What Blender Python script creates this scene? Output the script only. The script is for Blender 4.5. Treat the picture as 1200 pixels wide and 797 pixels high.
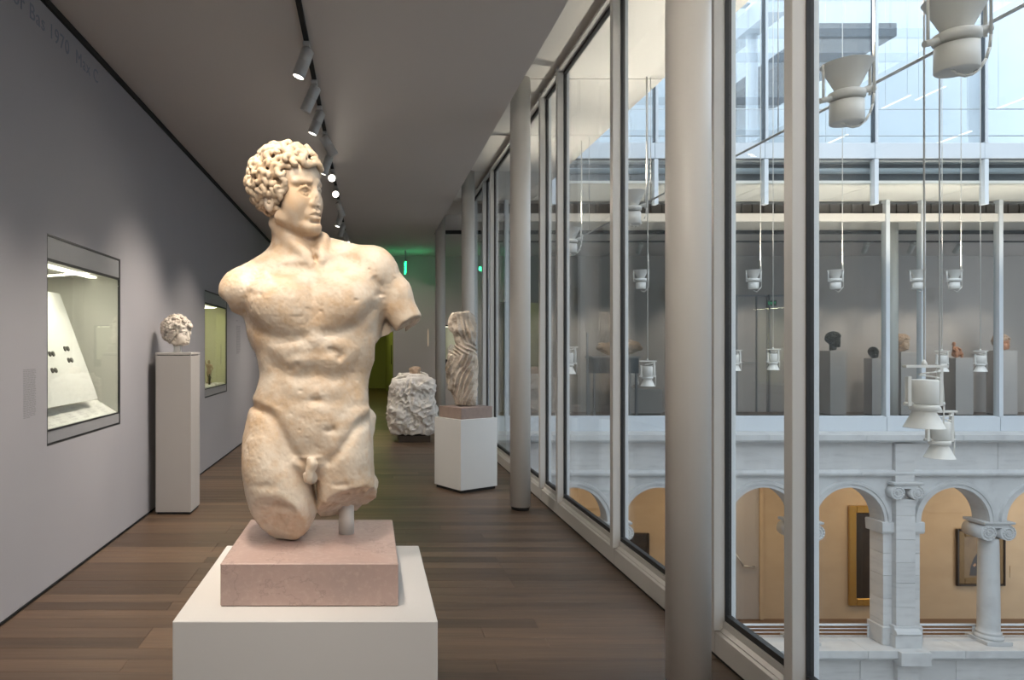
import bpy, bmesh, math, random
import numpy as np
from mathutils import Vector, Matrix

for o in list(bpy.data.objects): bpy.data.objects.remove(o)
SC = bpy.context.scene; COL = SC.collection
PI = math.pi
CAM_Z = 1.45

# ---------------------------------------------------------------- camera (level shift lens), daylight, exposure
cam = bpy.data.objects.new('camera', bpy.data.cameras.new('camera')); COL.objects.link(cam)
cam.location = (0, 0, CAM_Z); cam.rotation_euler = (PI/2, 0, 0)
cam.data.sensor_width = 36; cam.data.lens = 24; cam.data.shift_x = .14; cam.data.shift_y = .008
cam.data.clip_start = .05; cam.data.clip_end = 200
SC.camera = cam
SC.view_settings.view_transform = 'Standard'; SC.view_settings.look = 'None'
SC.view_settings.exposure = 0.0; SC.view_settings.gamma = 1; SC.view_settings.use_curve_mapping = False

world = bpy.data.worlds.new('overcast_sky'); SC.world = world; world.use_nodes = True
_bg = world.node_tree.nodes['Background']; _bg.inputs[0].default_value = (.80, .89, 1.0, 1); _bg.inputs[1].default_value = 3.5

def light(kind, loc, tgt, e, col=(1, 1, 1), size=.05, spot=.8, blend=.5, sx=None, sy=None):
    d = bpy.data.lights.new('lamp_light', kind); d.energy = e; d.color = col
    if kind == 'SPOT': d.spot_size = spot; d.spot_blend = blend
    if kind == 'AREA':
        d.shape = 'RECTANGLE'; d.size = sx; d.size_y = sy
    else: d.shadow_soft_size = size
    o = bpy.data.objects.new('lamp_light', d); COL.objects.link(o); o.location = loc
    o.rotation_euler = (Vector(tgt)-Vector(loc)).to_track_quat('-Z', 'Y').to_euler()
    return o
# the glazed roof of the courtyard: a portal that guides the sky's light in
_p = light('AREA', (7.9, 2.5, 9.3), (7.9, 2.5, 0), 1, sx=12, sy=23.5); _p.data.cycles.is_portal = True
# lamps over the lower arcade walk and the room beyond the end door
for _x in (3.9, 7.0, 10.1, 12.8):
    light('AREA', (_x, 12.75, -.95), (_x, 13.1, -4), 26, (1, .74, .46), sx=1.6, sy=.5)
light('AREA', (-.1, 20.5, 3.2), (-.1, 20.5, 0), 34, (.86, .92, .30), sx=1.0, sy=3)
# ---------------------------------------------------------------- helpers
def tag(o, label, cat, group=None):
    o['label'] = label; o['category'] = cat
    if group: o['group'] = group
    return o
def empty(name, loc, label=None, cat=None, group=None):
    o = bpy.data.objects.new(name, None); COL.objects.link(o); o.location = loc; o.empty_display_size = .1
    if label: tag(o, label, cat, group)
    return o
def copy_tree(o, parent=None):
    c = o.copy(); COL.objects.link(c)
    if parent: c.parent = parent
    for ch in list(o.children): copy_tree(ch, c)
    return c
def struct(o):
    o['kind'] = 'structure'; return o
def wloc(o):
    v = Vector((0, 0, 0))
    while o: v += Vector(o.location); o = o.parent
    return v

def text_mesh(name, body, size, m, parent, mtx, align='LEFT', space=1.0):
    fc = bpy.data.curves.new(name, 'FONT'); fc.body = body; fc.size = size; fc.extrude = .0006; fc.align_x = align; fc.space_character = space; fc.resolution_u = 4
    fo = bpy.data.objects.new(name, fc); COL.objects.link(fo)
    bpy.context.view_layer.update()
    me = bpy.data.meshes.new_from_object(fo.evaluated_get(bpy.context.evaluated_depsgraph_get()))
    bpy.data.objects.remove(fo)
    me.materials.clear(); me.materials.append(m)
    o = bpy.data.objects.new(name, me); COL.objects.link(o); o.parent = parent; o.matrix_local = Matrix(mtx); o['kind'] = 'stuff'
    return o
class MB:
    """collects shapes in world coordinates; build() links them as one mesh object"""
    def __init__(s): s.v = []; s.f = []; s.sm = []
    def add(s, vs, fs, smooth=False):
        n = len(s.v); s.v += [tuple(p) for p in vs]; s.f += [[i+n for i in f] for f in fs]; s.sm += [smooth]*len(fs); return s
    def box(s, x0, x1, y0, y1, z0, z1):
        return s.hexa([(x0, y0), (x1, y0), (x1, y1), (x0, y1)], z0, z1)
    def hexa(s, q, z0, z1):
        n = len(q)
        return s.add([(x, y, z0) for x, y in q]+[(x, y, z1) for x, y in q],
                     [list(range(n))[::-1], list(range(n, 2*n))]+[[i, (i+1) % n, n+(i+1) % n, n+i] for i in range(n)])
    def ext(s, prof, a, b, axis):
        """profile points (p, q) swept along an axis from a to b: x: (y, z), y: (x, z)"""
        n = len(prof)
        P = (lambda t, p: (t, p[0], p[1])) if axis == 'x' else (lambda t, p: (p[0], t, p[1]))
        return s.add([P(a, p) for p in prof]+[P(b, p) for p in prof],
                     [list(range(n))[::-1], list(range(n, 2*n))]+[[i, (i+1) % n, n+(i+1) % n, n+i] for i in range(n)])
    def cyl(s, p, q, r0, r1=None, n=12, caps=True):
        p = Vector(p); q = Vector(q); r1 = r0 if r1 is None else r1
        d = (q-p).normalized(); a = d.orthogonal().normalized(); b = d.cross(a)
        vs = []
        for c, r in ((p, r0), (q, r1)): vs += [c+a*r*math.cos(2*PI*i/n)+b*r*math.sin(2*PI*i/n) for i in range(n)]
        s.add(vs, [[i, (i+1) % n, n+(i+1) % n, n+i] for i in range(n)], True)
        if caps: s.add(vs, [list(range(n))[::-1], list(range(n, 2*n))])
        return s
    def tube(s, pts, r, n=8):
        for a, b in zip(pts[:-1], pts[1:]): s.cyl(a, b, r, r, n)
        return s
    def lathe(s, prof, c, n=24, axis=None, smooth=True):
        """profile (r, t) turned about an axis through c"""
        c = Vector(c); d = Vector(axis or (0, 0, 1)).normalized(); a = d.orthogonal().normalized(); b = d.cross(a)
        vs = []
        for r, t in prof: vs += [c+d*t+a*r*math.cos(2*PI*i/n)+b*r*math.sin(2*PI*i/n) for i in range(n)]
        m = len(prof)
        fs = [[j*n+i, j*n+(i+1) % n, (j+1)*n+(i+1) % n, (j+1)*n+i] for j in range(m-1) for i in range(n)]
        s.add(vs, fs, smooth); s.add(vs, [list(range(n))[::-1], list(range((m-1)*n, m*n))])
        return s
    def build(s, name, mat, parent=None, bevel=0, fix=True):
        me = bpy.data.meshes.new(name)
        off = wloc(parent)
        me.from_pydata([(x-off.x, y-off.y, z-off.z) for x, y, z in s.v], [], s.f)
        for p, q in zip(me.polygons, s.sm): p.use_smooth = q
        if fix:
            bm = bmesh.new(); bm.from_mesh(me); bmesh.ops.remove_doubles(bm, verts=bm.verts, dist=1e-6)
            bmesh.ops.recalc_face_normals(bm, faces=bm.faces)
            if bevel:
                es = [e for e in bm.edges if len(e.link_faces) == 2 and e.calc_face_angle(0) > .6]
                bmesh.ops.bevel(bm, geom=es, offset=bevel, segments=1, affect='EDGES', clamp_overlap=True)
            bm.to_mesh(me); bm.free()
        me.materials.append(mat)
        o = bpy.data.objects.new(name, me); COL.objects.link(o)
        if parent: o.parent = parent
        return o
def box(name, mat, b, parent=None, bevel=0): return MB().box(*b).build(name, mat, parent, bevel)

# ---------------------------------------------------------------- materials
def mat(name, col, rough=.5, metal=0., noise=None, bump=None, var=None, rnd=0., coat=0.):
    """noise: list of (scale xyz, detail, colour, lo, hi, strength) layered over the base; bump: (scale, strength, distance)"""
    m = bpy.data.materials.new(name); m.use_nodes = True
    nt = m.node_tree; P = nt.nodes['Principled BSDF']; N = nt.nodes.new; L = nt.links.new
    P.inputs['Roughness'].default_value = rough; P.inputs['Metallic'].default_value = metal
    P.inputs['Base Color'].default_value = (*col, 1)
    tc = N('ShaderNodeTexCoord'); src = None
    oi = N('ShaderNodeObjectInfo') if rnd else None
    def mapped(sc):
        mp = N('ShaderNodeMapping'); mp.inputs['Scale'].default_value = sc
        L(tc.outputs['Object'], mp.inputs['Vector'])
        if rnd:
            cx = N('ShaderNodeVectorMath'); cx.operation = 'SCALE'; cx.inputs[0].default_value = (37, 53, 71); L(oi.outputs['Random'], cx.inputs['Scale'])
            L(cx.outputs[0], mp.inputs['Location'])
        return mp.outputs[0]
    if noise:
        rgb = N('ShaderNodeRGB'); rgb.outputs[0].default_value = (*col, 1); src = rgb.outputs[0]
        for sc, det, c2, lo, hi, st, *vein in noise:
            t = N('ShaderNodeTexNoise'); t.inputs['Scale'].default_value = 1; t.inputs['Detail'].default_value = det; t.inputs['Roughness'].default_value = .6
            L(mapped(sc), t.inputs['Vector'])
            r = N('ShaderNodeMapRange'); r.inputs['From Min'].default_value = lo; r.inputs['From Max'].default_value = hi; r.inputs['To Max'].default_value = st
            fac = t.outputs['Fac']
            if vein:                                     # thin lines where the noise crosses its middle
                sb = N('ShaderNodeMath'); sb.operation = 'SUBTRACT'; sb.inputs[1].default_value = .5; L(fac, sb.inputs[0])
                ab = N('ShaderNodeMath'); ab.operation = 'ABSOLUTE'; L(sb.outputs[0], ab.inputs[0]); fac = ab.outputs[0]
            L(fac, r.inputs['Value'])
            mx = N('ShaderNodeMix'); mx.data_type = 'RGBA'; mx.inputs[7].default_value = (*c2, 1)
            L(r.outputs[0], mx.inputs[0]); L(src, mx.inputs[6]); src = mx.outputs[2]
    if rnd:
        if src is None:
            rgb = N('ShaderNodeRGB'); rgb.outputs[0].default_value = (*col, 1); src = rgb.outputs[0]
        hs = N('ShaderNodeHueSaturation'); r = N('ShaderNodeMapRange'); r.inputs['To Min'].default_value = 1-rnd; r.inputs['To Max'].default_value = 1+rnd
        L(oi.outputs['Random'], r.inputs['Value']); L(r.outputs[0], hs.inputs['Value']); L(src, hs.inputs['Color']); src = hs.outputs[0]
    if src is not None: L(src, P.inputs['Base Color'])
    if bump:
        t = N('ShaderNodeTexNoise'); t.inputs['Scale'].default_value = 1; t.inputs['Detail'].default_value = 5
        L(mapped(bump[0]), t.inputs['Vector'])
        b = N('ShaderNodeBump'); b.inputs['Strength'].default_value = bump[1]; b.inputs['Distance'].default_value = bump[2]
        L(t.outputs['Fac'], b.inputs['Height']); L(b.outputs[0], P.inputs['Normal'])
    if coat: P.inputs['Coat Weight'].default_value = coat
    return m
def emit(name, col, st):
    m = bpy.data.materials.new(name); m.use_nodes = True; P = m.node_tree.nodes['Principled BSDF']
    P.inputs['Base Color'].default_value = (*[c*.5 for c in col], 1); P.inputs['Emission Color'].default_value = (*col, 1); P.inputs['Emission Strength'].default_value = st
    return m
def glass(name, tint=(.97, .985, .98), ior=1.45):
    m = bpy.data.materials.new(name); m.use_nodes = True; nt = m.node_tree; nt.nodes.clear(); N = nt.nodes.new; L = nt.links.new
    o = N('ShaderNodeOutputMaterial'); mx = N('ShaderNodeMixShader'); lw = N('ShaderNodeLayerWeight'); lw.inputs[0].default_value = .5
    pw = N('ShaderNodeMath'); pw.operation = 'POWER'; pw.inputs[1].default_value = 5; L(lw.outputs['Facing'], pw.inputs[0])
    f = N('ShaderNodeMath'); f.operation = 'MULTIPLY_ADD'; f0 = ((ior-1)/(ior+1))**2; f.inputs[1].default_value = .8; f.inputs[2].default_value = f0; L(pw.outputs[0], f.inputs[0])
    t = N('ShaderNodeBsdfTransparent'); t.inputs[0].default_value = (*tint, 1); g = N('ShaderNodeBsdfGlossy'); g.inputs['Roughness'].default_value = 0
    L(f.outputs[0], mx.inputs[0]); L(t.outputs[0], mx.inputs[1]); L(g.outputs[0], mx.inputs[2]); L(mx.outputs[0], o.inputs[0])
    return m

u3 = lambda k: (k, k, k)
M_marble = mat('aged_marble', (.65, .55, .44), .58, noise=[(u3(5), 5, (.54, .35, .19), .45, .66, .78), (u3(17), 6, (.56, .375, .22), .46, .62, .55), (u3(16), 4, (.72, .65, .56), .5, .7, .55), (u3(60), 3, (.45, .33, .22), .62, .78, .35)],
               bump=(u3(140), .25, .002))
M_hair = mat('carved_hair_marble', (.60, .475, .34), .55, noise=[(u3(12), 5, (.50, .34, .20), .46, .68, .7), (u3(40), 4, (.68, .58, .46), .52, .7, .5)], bump=(u3(140), .3, .002))
M_marble_grey = mat('weathered_marble', (.54, .47, .39), .6, noise=[(u3(9), 5, (.17, .125, .09), .47, .66, .8), (u3(30), 4, (.66, .58, .5), .5, .7, .5)], bump=(u3(60), .5, .006))
M_marble_white = mat('white_marble', (.74, .69, .64), .6, noise=[(u3(6), 5, (.50, .43, .38), .5, .72, .5), (u3(26), 4, (.80, .76, .72), .5, .7, .5)], bump=(u3(45), .6, .01))
M_head = mat('cream_marble', (.60, .53, .46), .5, noise=[(u3(14), 5, (.38, .29, .21), .5, .72, .6)], bump=(u3(90), .4, .003))
M_plinth = mat('pink_stone', (.43, .305, .265), .55, noise=[(u3(7), 6, (.36, .265, .235), .45, .7, .7), (u3(55), 3, (.53, .40, .35), .5, .75, .5), ((3.5, 2.5, 5), 7, (.17, .12, .11), .008, .0, .34, True)], bump=(u3(120), .15, .002))
M_brownstone = mat('brown_stone', (.30, .225, .195), .6, noise=[(u3(20), 5, (.24, .18, .16), .45, .7, .7)])
M_pedestal = mat('pedestal_paint', (.61, .585, .56), .55, noise=[(u3(3), 2, (.585, .565, .545), .3, .7, .5)])
M_pedwhite = mat('white_paint', (.70, .70, .69), .5, noise=[(u3(3), 2, (.66, .66, .66), .3, .7, .5)])
M_pedgrey = mat('grey_pedestal_paint', (.42, .39, .37), .6, noise=[(u3(3), 2, (.40, .37, .35), .3, .7, .5)])
M_wall = mat('grey_wall_paint', (.335, .325, .345), .75, noise=[(u3(1.3), 3, (.32, .31, .33), .3, .7, .6)], bump=(u3(220), .06, .001))
M_wallfar = mat('taupe_wall_paint', (.37, .335, .31), .75, noise=[(u3(1.3), 3, (.35, .32, .30), .3, .7, .6)])
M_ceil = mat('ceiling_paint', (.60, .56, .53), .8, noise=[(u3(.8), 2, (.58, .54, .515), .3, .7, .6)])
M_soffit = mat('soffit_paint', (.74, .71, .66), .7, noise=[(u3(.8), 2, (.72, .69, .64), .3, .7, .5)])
M_black = mat('black_gap', (.008, .008, .008), .7)
M_gasket = mat('black_gasket', (.012, .012, .013), .5)
M_frame = mat('warm_grey_aluminium', (.60, .585, .56), .42, .15, noise=[((4, 4, .5), 2, (.57, .555, .53), .3, .7, .5)])
M_framew = mat('white_aluminium', (.68, .72, .76), .4, .05, noise=[((4, 4, .5), 2, (.66, .70, .74), .3, .7, .5)])
M_column = mat('column_paint', (.63, .61, .575), .45, noise=[((2, 2, .3), 2, (.61, .59, .56), .3, .7, .5)])
M_lamp = mat('lamp_paint', (.66, .64, .60), .4, noise=[(u3(8), 2, (.64, .62, .58), .3, .7, .5)])
M_trackgrey = mat('track_head_grey', (.55, .55, .54), .4, .2, noise=[(u3(20), 2, (.52, .52, .51), .3, .7, .5)])
M_steel = mat('brushed_steel', (.55, .55, .55), .35, .9, noise=[((3, 3, 40), 2, (.5, .5, .5), .3, .7, .5)])
M_darksteel = mat('dark_steel', (.10, .11, .12), .4, .6, noise=[(u3(20), 2, (.09, .10, .11), .3, .7, .5)])
M_wood = mat('oak_plank', (.104, .064, .039), .40, noise=[((.9, 22, 9), 6, (.056, .034, .021), .40, .72, .85), ((4, 160, 30), 3, (.17, .112, .074), .48, .75, .45)], bump=((3, 120, 20), .25, .001), rnd=.36)
M_woodfar = mat('oak_floor', (.16, .10, .065), .36, noise=[((2, 30, 9), 5, (.09, .055, .036), .42, .72, .8), ((.3, 8.3, 1), 0, (.20, .13, .09), .5, .52, .3)])
M_stone = mat('courtyard_limestone', (.60, .59, .58), .75, noise=[((2, 2, 16), 6, (.42, .41, .41), .5, .75, .6), (u3(3), 5, (.66, .65, .64), .5, .7, .6), (u3(28), 4, (.36, .35, .34), .64, .76, .6)], bump=((20, 20, 60), .25, .006), rnd=.06)
M_stoneplain = mat('courtyard_stone_smooth', (.59, .59, .585), .75, noise=[(u3(4), 6, (.44, .43, .43), .47, .72, .65), (u3(30), 4, (.36, .35, .34), .66, .76, .5)], bump=(u3(40), .2, .004), rnd=.04)
M_plaster = mat('ochre_plaster', (.52, .40, .27), .85, noise=[((1.5, 1.5, 3), 5, (.44, .33, .22), .4, .7, .6)], bump=(u3(30), .2, .004))
M_gold = mat('gilded_frame', (.48, .29, .07), .35, .6, noise=[(u3(30), 4, (.35, .2, .05), .45, .7, .6)])
M_oldgold = mat('dull_gold', (.17, .105, .035), .45, .3, noise=[(u3(30), 4, (.10, .06, .02), .45, .7, .6)])
M_darkpaint = mat('dark_canvas', (.018, .013, .010), .35, noise=[(u3(5), 5, (.05, .032, .02), .5, .7, .7)])
M_oldcanvas = mat('olive_canvas', (.20, .13, .055), .4, noise=[(u3(4), 5, (.12, .075, .03), .45, .7, .7)])
M_skin = mat('painted_flesh', (.42, .24, .13), .5, noise=[(u3(20), 3, (.30, .16, .08), .4, .7, .6)])
M_bronze = mat('dark_bronze', (.020, .022, .017), .4, .55, noise=[(u3(20), 4, (.035, .045, .035), .45, .7, .7)])
M_terra = mat('terracotta', (.46, .21, .11), .7, noise=[(u3(20), 4, (.30, .14, .08), .45, .7, .7)], bump=(u3(60), .3, .004))
M_tan = mat('tan_marble', (.42, .30, .21), .6, noise=[(u3(16), 4, (.28, .19, .13), .45, .7, .7)])
M_casein = mat('case_lining', (.62, .61, .55), .7, noise=[(u3(3), 2, (.60, .59, .53), .3, .7, .5)])
M_casegreen = mat('case_lining_yellow', (.62, .61, .46), .7, noise=[(u3(3), 2, (.60, .59, .44), .3, .7, .5)])
M_caseframe = mat('case_panel_grey', (.29, .29, .30), .45, .1, noise=[((1, 6, 6), 3, (.26, .26, .27), .3, .7, .6)])
M_boardw = mat('white_board', (.64, .63, .59), .65, noise=[(u3(5), 2, (.70, .69, .64), .3, .7, .5)])
M_coin = mat('old_silver', (.10, .09, .075), .45, .6, noise=[(u3(90), 3, (.05, .045, .04), .4, .7, .7)])
M_textgrey = mat('grey_lettering', (.245, .24, .25), .8)
M_textblue = mat('blue_grey_lettering', (.20, .22, .27), .8)
M_green = mat('olive_wall_paint', (.33, .34, .13), .8, noise=[(u3(1), 3, (.30, .31, .11), .3, .7, .5)])
M_grille = mat('dark_grille', (.06, .055, .05), .6, .2, noise=[(u3(10), 2, (.05, .045, .04), .3, .7, .5)])
M_fascia = mat('grey_fascia', (.13, .14, .15), .5, .1, noise=[((.5, 1, 8), 3, (.10, .11, .12), .3, .7, .6)])
M_upper = mat('pale_upper_wall', (.53, .575, .60), .7, noise=[(u3(.7), 3, (.46, .51, .545), .3, .7, .6)])
M_louver = mat('louver_grey', (.40, .44, .47), .5, .2, noise=[((1, 8, 1), 2, (.36, .40, .43), .3, .7, .5)])
M_sepia = mat('dark_base_wood', (.055, .035, .022), .5, noise=[((3, 30, 30), 4, (.03, .02, .013), .4, .7, .7)])
M_glass = glass('clear_glass'); M_glassup = glass('upper_glass', (.96, .985, 1.0), 1.6)
M_lens = emit('lit_lens', (1, .93, .80), 9); M_lensdim = emit('lit_lens_dim', (1, .93, .8), 2.2)
M_exit = emit('exit_green', (.03, 1, .32), 3.0); M_strip = emit('case_light_strip', (1, .95, .78), 2.5)
M_linear = emit('lamp_reflection_glow', (1, .97, .9), 1.1)
# ---------------------------------------------------------------- sculpting kit: signed-distance volumes turned into meshes
class Noise3:
    """cheap lattice value noise on numpy arrays"""
    def __init__(s, seed):
        s.t = np.random.RandomState(seed).rand(32, 32, 32).astype(np.float32)*2-1
    def __call__(s, x, y, z):
        xi = np.floor(x); yi = np.floor(y); zi = np.floor(z)
        fx = x-xi; fy = y-yi; fz = z-zi
        fx = fx*fx*(3-2*fx); fy = fy*fy*(3-2*fy); fz = fz*fz*(3-2*fz)
        a = xi.astype(np.int32) & 31; b = yi.astype(np.int32) & 31; c = zi.astype(np.int32) & 31
        a1 = (a+1) & 31; b1 = (b+1) & 31; c1 = (c+1) & 31
        t = s.t
        def l(p, q, f): return p+(q-p)*f
        return l(l(l(t[a, b, c], t[a1, b, c], fx), l(t[a, b1, c], t[a1, b1, c], fx), fy),
                 l(l(t[a, b, c1], t[a1, b, c1], fx), l(t[a, b1, c1], t[a1, b1, c1], fx), fy), fz)

N3 = Noise3(7)

class Vol:
    """volume in local units; ops work only in the box each shape reaches"""
    def __init__(s, lo, hi, h):
        s.lo = np.array(lo, np.float32); s.h = h
        s.n = np.ceil((np.array(hi)-lo)/h).astype(int)+1
        s.F = np.full(s.n, 30.0, np.float32)
    def box(s, lo, hi):
        a = np.clip(np.floor((np.array(lo)-s.lo)/s.h).astype(int), 0, s.n)
        b = np.clip(np.ceil((np.array(hi)-s.lo)/s.h).astype(int)+1, 0, s.n)
        sl = tuple(slice(a[i], b[i]) for i in range(3))
        ax = [s.lo[i]+s.h*np.arange(a[i], b[i], dtype=np.float32) for i in range(3)]
        return sl, ax[0][:, None, None], ax[1][None, :, None], ax[2][None, None, :]
    def put(s, sl, d, k, mode='add'):
        F = s.F[sl]
        if F.size == 0: return
        if mode == 'add':
            if k > 0:
                h = np.maximum(k-np.abs(F-d), 0)/k
                s.F[sl] = np.minimum(F, d)-h*h*k*.25
            else: s.F[sl] = np.minimum(F, d)
        else:
            d = -d
            if k > 0:
                h = np.maximum(k-np.abs(F-d), 0)/k
                s.F[sl] = np.maximum(F, d)+h*h*k*.25
            else: s.F[sl] = np.maximum(F, d)
    def ell(s, c, r, k=4, R=None, mode='add'):
        c = np.array(c, np.float32); r = np.array(r, np.float32)
        m = (r.max() if R is not None else r)+k+4
        sl, X, Y, Z = s.box(c-m, c+m)
        X = X-c[0]; Y = Y-c[1]; Z = Z-c[2]
        if R is not None:
            X, Y, Z = (R[0, 0]*X+R[0, 1]*Y+R[0, 2]*Z, R[1, 0]*X+R[1, 1]*Y+R[1, 2]*Z, R[2, 0]*X+R[2, 1]*Y+R[2, 2]*Z)
        k0 = np.sqrt((X/r[0])**2+(Y/r[1])**2+(Z/r[2])**2)
        k1 = np.sqrt((X/r[0]**2)**2+(Y/r[1]**2)**2+(Z/r[2]**2)**2)+1e-6
        s.put(sl, k0*(k0-1)/k1, k, mode)
    def cap(s, a, b, ra, rb, k=4, mode='add'):
        a = np.array(a, np.float32); b = np.array(b, np.float32)
        m = max(ra, rb)+k+3
        sl, X, Y, Z = s.box(np.minimum(a, b)-m, np.maximum(a, b)+m)
        ba = b-a; L = float(ba@ba)+1e-9
        t = np.clip(((X-a[0])*ba[0]+(Y-a[1])*ba[1]+(Z-a[2])*ba[2])/L, 0, 1)
        d = np.sqrt((X-a[0]-ba[0]*t)**2+(Y-a[1]-ba[1]*t)**2+(Z-a[2]-ba[2]*t)**2)-(ra+(rb-ra)*t)
        s.put(sl, d, k, mode)
    def tube(s, pts, rs, k=2, mode='add'):
        for i in range(len(pts)-1): s.cap(pts[i], pts[i+1], rs[i], rs[i+1], k, mode)
    def loft(s, rows, k=6, n=2.2, mode='add'):
        """rows (z, xc, a, yc, b) from low z to high z: a superellipse at every height"""
        rows = np.array(sorted(rows), np.float32)
        z0, z1 = rows[0, 0], rows[-1, 0]
        m = k+6
        lo = ((rows[:, 1]-rows[:, 2]).min()-m, (rows[:, 3]-rows[:, 4]).min()-m, z0-m)
        hi = ((rows[:, 1]+rows[:, 2]).max()+m, (rows[:, 3]+rows[:, 4]).max()+m, z1+m)
        sl, X, Y, Z = s.box(lo, hi)
        zf = np.clip(Z.ravel(), z0, z1)
        def ip(j):                                       # smooth (cubic) interpolation of the profile
            zs = rows[:, 0]; v = rows[:, j]; mm = np.gradient(v, zs)
            i = np.clip(np.searchsorted(zs, zf)-1, 0, len(zs)-2); hh = zs[i+1]-zs[i]; t = (zf-zs[i])/hh
            return ((2*t**3-3*t**2+1)*v[i]+(t**3-2*t**2+t)*hh*mm[i]+(-2*t**3+3*t**2)*v[i+1]+(t**3-t**2)*hh*mm[i+1])[None, None, :]
        xc, a, yc, b = ip(1), ip(2), ip(3), ip(4)
        U = np.abs(X-xc)/a; V = np.abs(Y-yc)/b
        q = (U**n+V**n)**(1/n)
        g = np.sqrt((X-xc)**2+(Y-yc)**2)
        d = (q-1)*np.where(q > 1e-3, g/np.maximum(q, 1e-3), np.minimum(a, b))
        d = np.clip(d, -60, 60)
        oz = np.maximum(z0-Z, Z-z1)
        d = np.where(oz > 0, np.sqrt(np.maximum(d, 0)**2+oz**2), np.maximum(d, oz))
        s.put(sl, d.astype(np.float32), k, mode)
    def cut(s, p, nrm, k=2, rough=0.0, f=.1, lo=None, hi=None):
        """remove the half space on the side nrm points to"""
        nrm = np.array(nrm, np.float32); nrm /= np.linalg.norm(nrm)
        if lo is None: lo, hi = s.lo, s.lo+s.h*s.n
        sl, X, Y, Z = s.box(lo, hi)
        d = -((X-p[0])*nrm[0]+(Y-p[1])*nrm[1]+(Z-p[2])*nrm[2])
        if rough:
            d = d+rough*N3(X*f+0*d, Y*f+0*d, Z*f+0*d)+.5*rough*N3(X*f*2.3+0*d, Y*f*2.3+0*d, Z*f*2.3+0*d)
        s.put(sl, d, k, 'sub')
    def band(s, w=9):
        """indices and local coordinates of the cells near the surface"""
        ix = np.nonzero(np.abs(s.F) < w)
        return ix, s.lo[0]+s.h*ix[0], s.lo[1]+s.h*ix[1], s.lo[2]+s.h*ix[2]
    def mesh(s):
        """surface nets: vertices and quads of the zero level"""
        F = s.F; n = s.n
        S = F < 0
        c = S[:-1, :-1, :-1].astype(np.int8)
        for a, b, d in ((1, 0, 0), (0, 1, 0), (0, 0, 1), (1, 1, 0), (1, 0, 1), (0, 1, 1), (1, 1, 1)):
            c = c+S[a:n[0]-1+a, b:n[1]-1+b, d:n[2]-1+d]
        I, J, K = np.nonzero((c > 0) & (c < 8))
        idx = np.full(c.shape, -1, np.int32); idx[I, J, K] = np.arange(len(I))
        acc = np.zeros((len(I), 3)); cnt = np.zeros(len(I))
        cor = [(a, b, d) for a in (0, 1) for b in (0, 1) for d in (0, 1)]
        val = {q: F[I+q[0], J+q[1], K+q[2]].astype(np.float64) for q in cor}
        for p in cor:
            for ax in range(3):
                if p[ax]: continue
                q = list(p); q[ax] = 1; q = tuple(q)
                A, B = val[p], val[q]; m = (A < 0) != (B < 0)
                t = np.where(m, A/np.where(m, A-B, 1), 0)
                for j in range(3):
                    acc[:, j] += np.where(m, p[j]+(t if j == ax else 0), 0)
                cnt += m
        V = (acc/cnt[:, None]+np.stack([I, J, K], 1))*s.h+s.lo
        quads = []
        for ax in range(3):
            sl0 = [slice(1, -1)]*3; sl0[ax] = slice(0, -1)
            sl1 = list(sl0); sl1[ax] = slice(1, None)
            A = S[tuple(sl0)]; B = S[tuple(sl1)]
            i = np.stack(np.nonzero(A != B), 1)
            off = np.array([1, 1, 1]); off[ax] = 0
            i = i+off
            fl = S[i[:, 0], i[:, 1], i[:, 2]]
            u, v = [(1, 2), (2, 0), (0, 1)][ax]
            def g(du, dv):
                w = i.copy(); w[:, u] -= du; w[:, v] -= dv
                return idx[w[:, 0], w[:, 1], w[:, 2]]
            q = np.stack([g(1, 1), g(0, 1), g(0, 0), g(1, 0)], 1)
            q[~fl] = q[~fl][:, ::-1]
            quads.append(q)
        Q = np.concatenate(quads)
        Q = Q[(Q >= 0).all(1)]
        return V, Q

def np_mesh(name, V, Q, smooth=True):
    me = bpy.data.meshes.new(name)
    V = np.asarray(V, np.float32); Q = np.asarray(Q, np.int32); w = Q.shape[1]
    me.vertices.add(len(V)); me.vertices.foreach_set('co', V.ravel())
    me.loops.add(Q.size); me.loops.foreach_set('vertex_index', Q.ravel())
    me.polygons.add(len(Q))
    me.polygons.foreach_set('loop_start', np.arange(0, Q.size, w, dtype=np.int32))
    me.polygons.foreach_set('loop_total', np.full(len(Q), w, np.int32))
    me.polygons.foreach_set('use_smooth', np.full(len(Q), smooth))
    me.update(calc_edges=True); me.validate()
    return me
# ---------------------------------------------------------------- the corridor
XL, XG, YB, YE = -1.93, 1.68, -5.5, 15.5          # left wall, glass line, wall behind the camera, end wall
ZC, ZS = 3.54, 3.87                               # corridor ceiling, soffit along the glass
YF = 11.2                                         # glass of the gallery across the courtyard
XR = 17.0
rnd = random.Random(11)

floor = struct(MB().box(XL-.4, XG+.02, YB-.2, YE+10, -.35, -.02).build('floor', M_woodfar))
W_ = .12; y = .9; n_ = 0
sharedmesh = {}
while y < YE-.01:
    x = XL+.012; first = True
    while x < 1.63:
        ln = rnd.choice((.8, 1.1, 1.4)) if first else rnd.choice((1.4, 1.7, 2.0, 2.3))
        first = False
        if 1.63-(x+ln) < .5: ln = 1.63-x
        key = round(ln, 3)
        if key not in sharedmesh:
            o = MB().box(-ln/2+.0007, ln/2-.0007, -W_/2+.0007, W_/2-.0007, -.02, 0).build('plank', M_wood, None, .0007); sharedmesh[key] = o.data
        else:
            o = bpy.data.objects.new('plank', sharedmesh[key]); COL.objects.link(o)
        o.parent = floor; o.location = (x+ln/2, y+W_/2, rnd.uniform(-.0006, .0003)); n_ += 1
        x += ln
    y += W_
print('planks', n_)
st = MB()
y = YB
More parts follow.
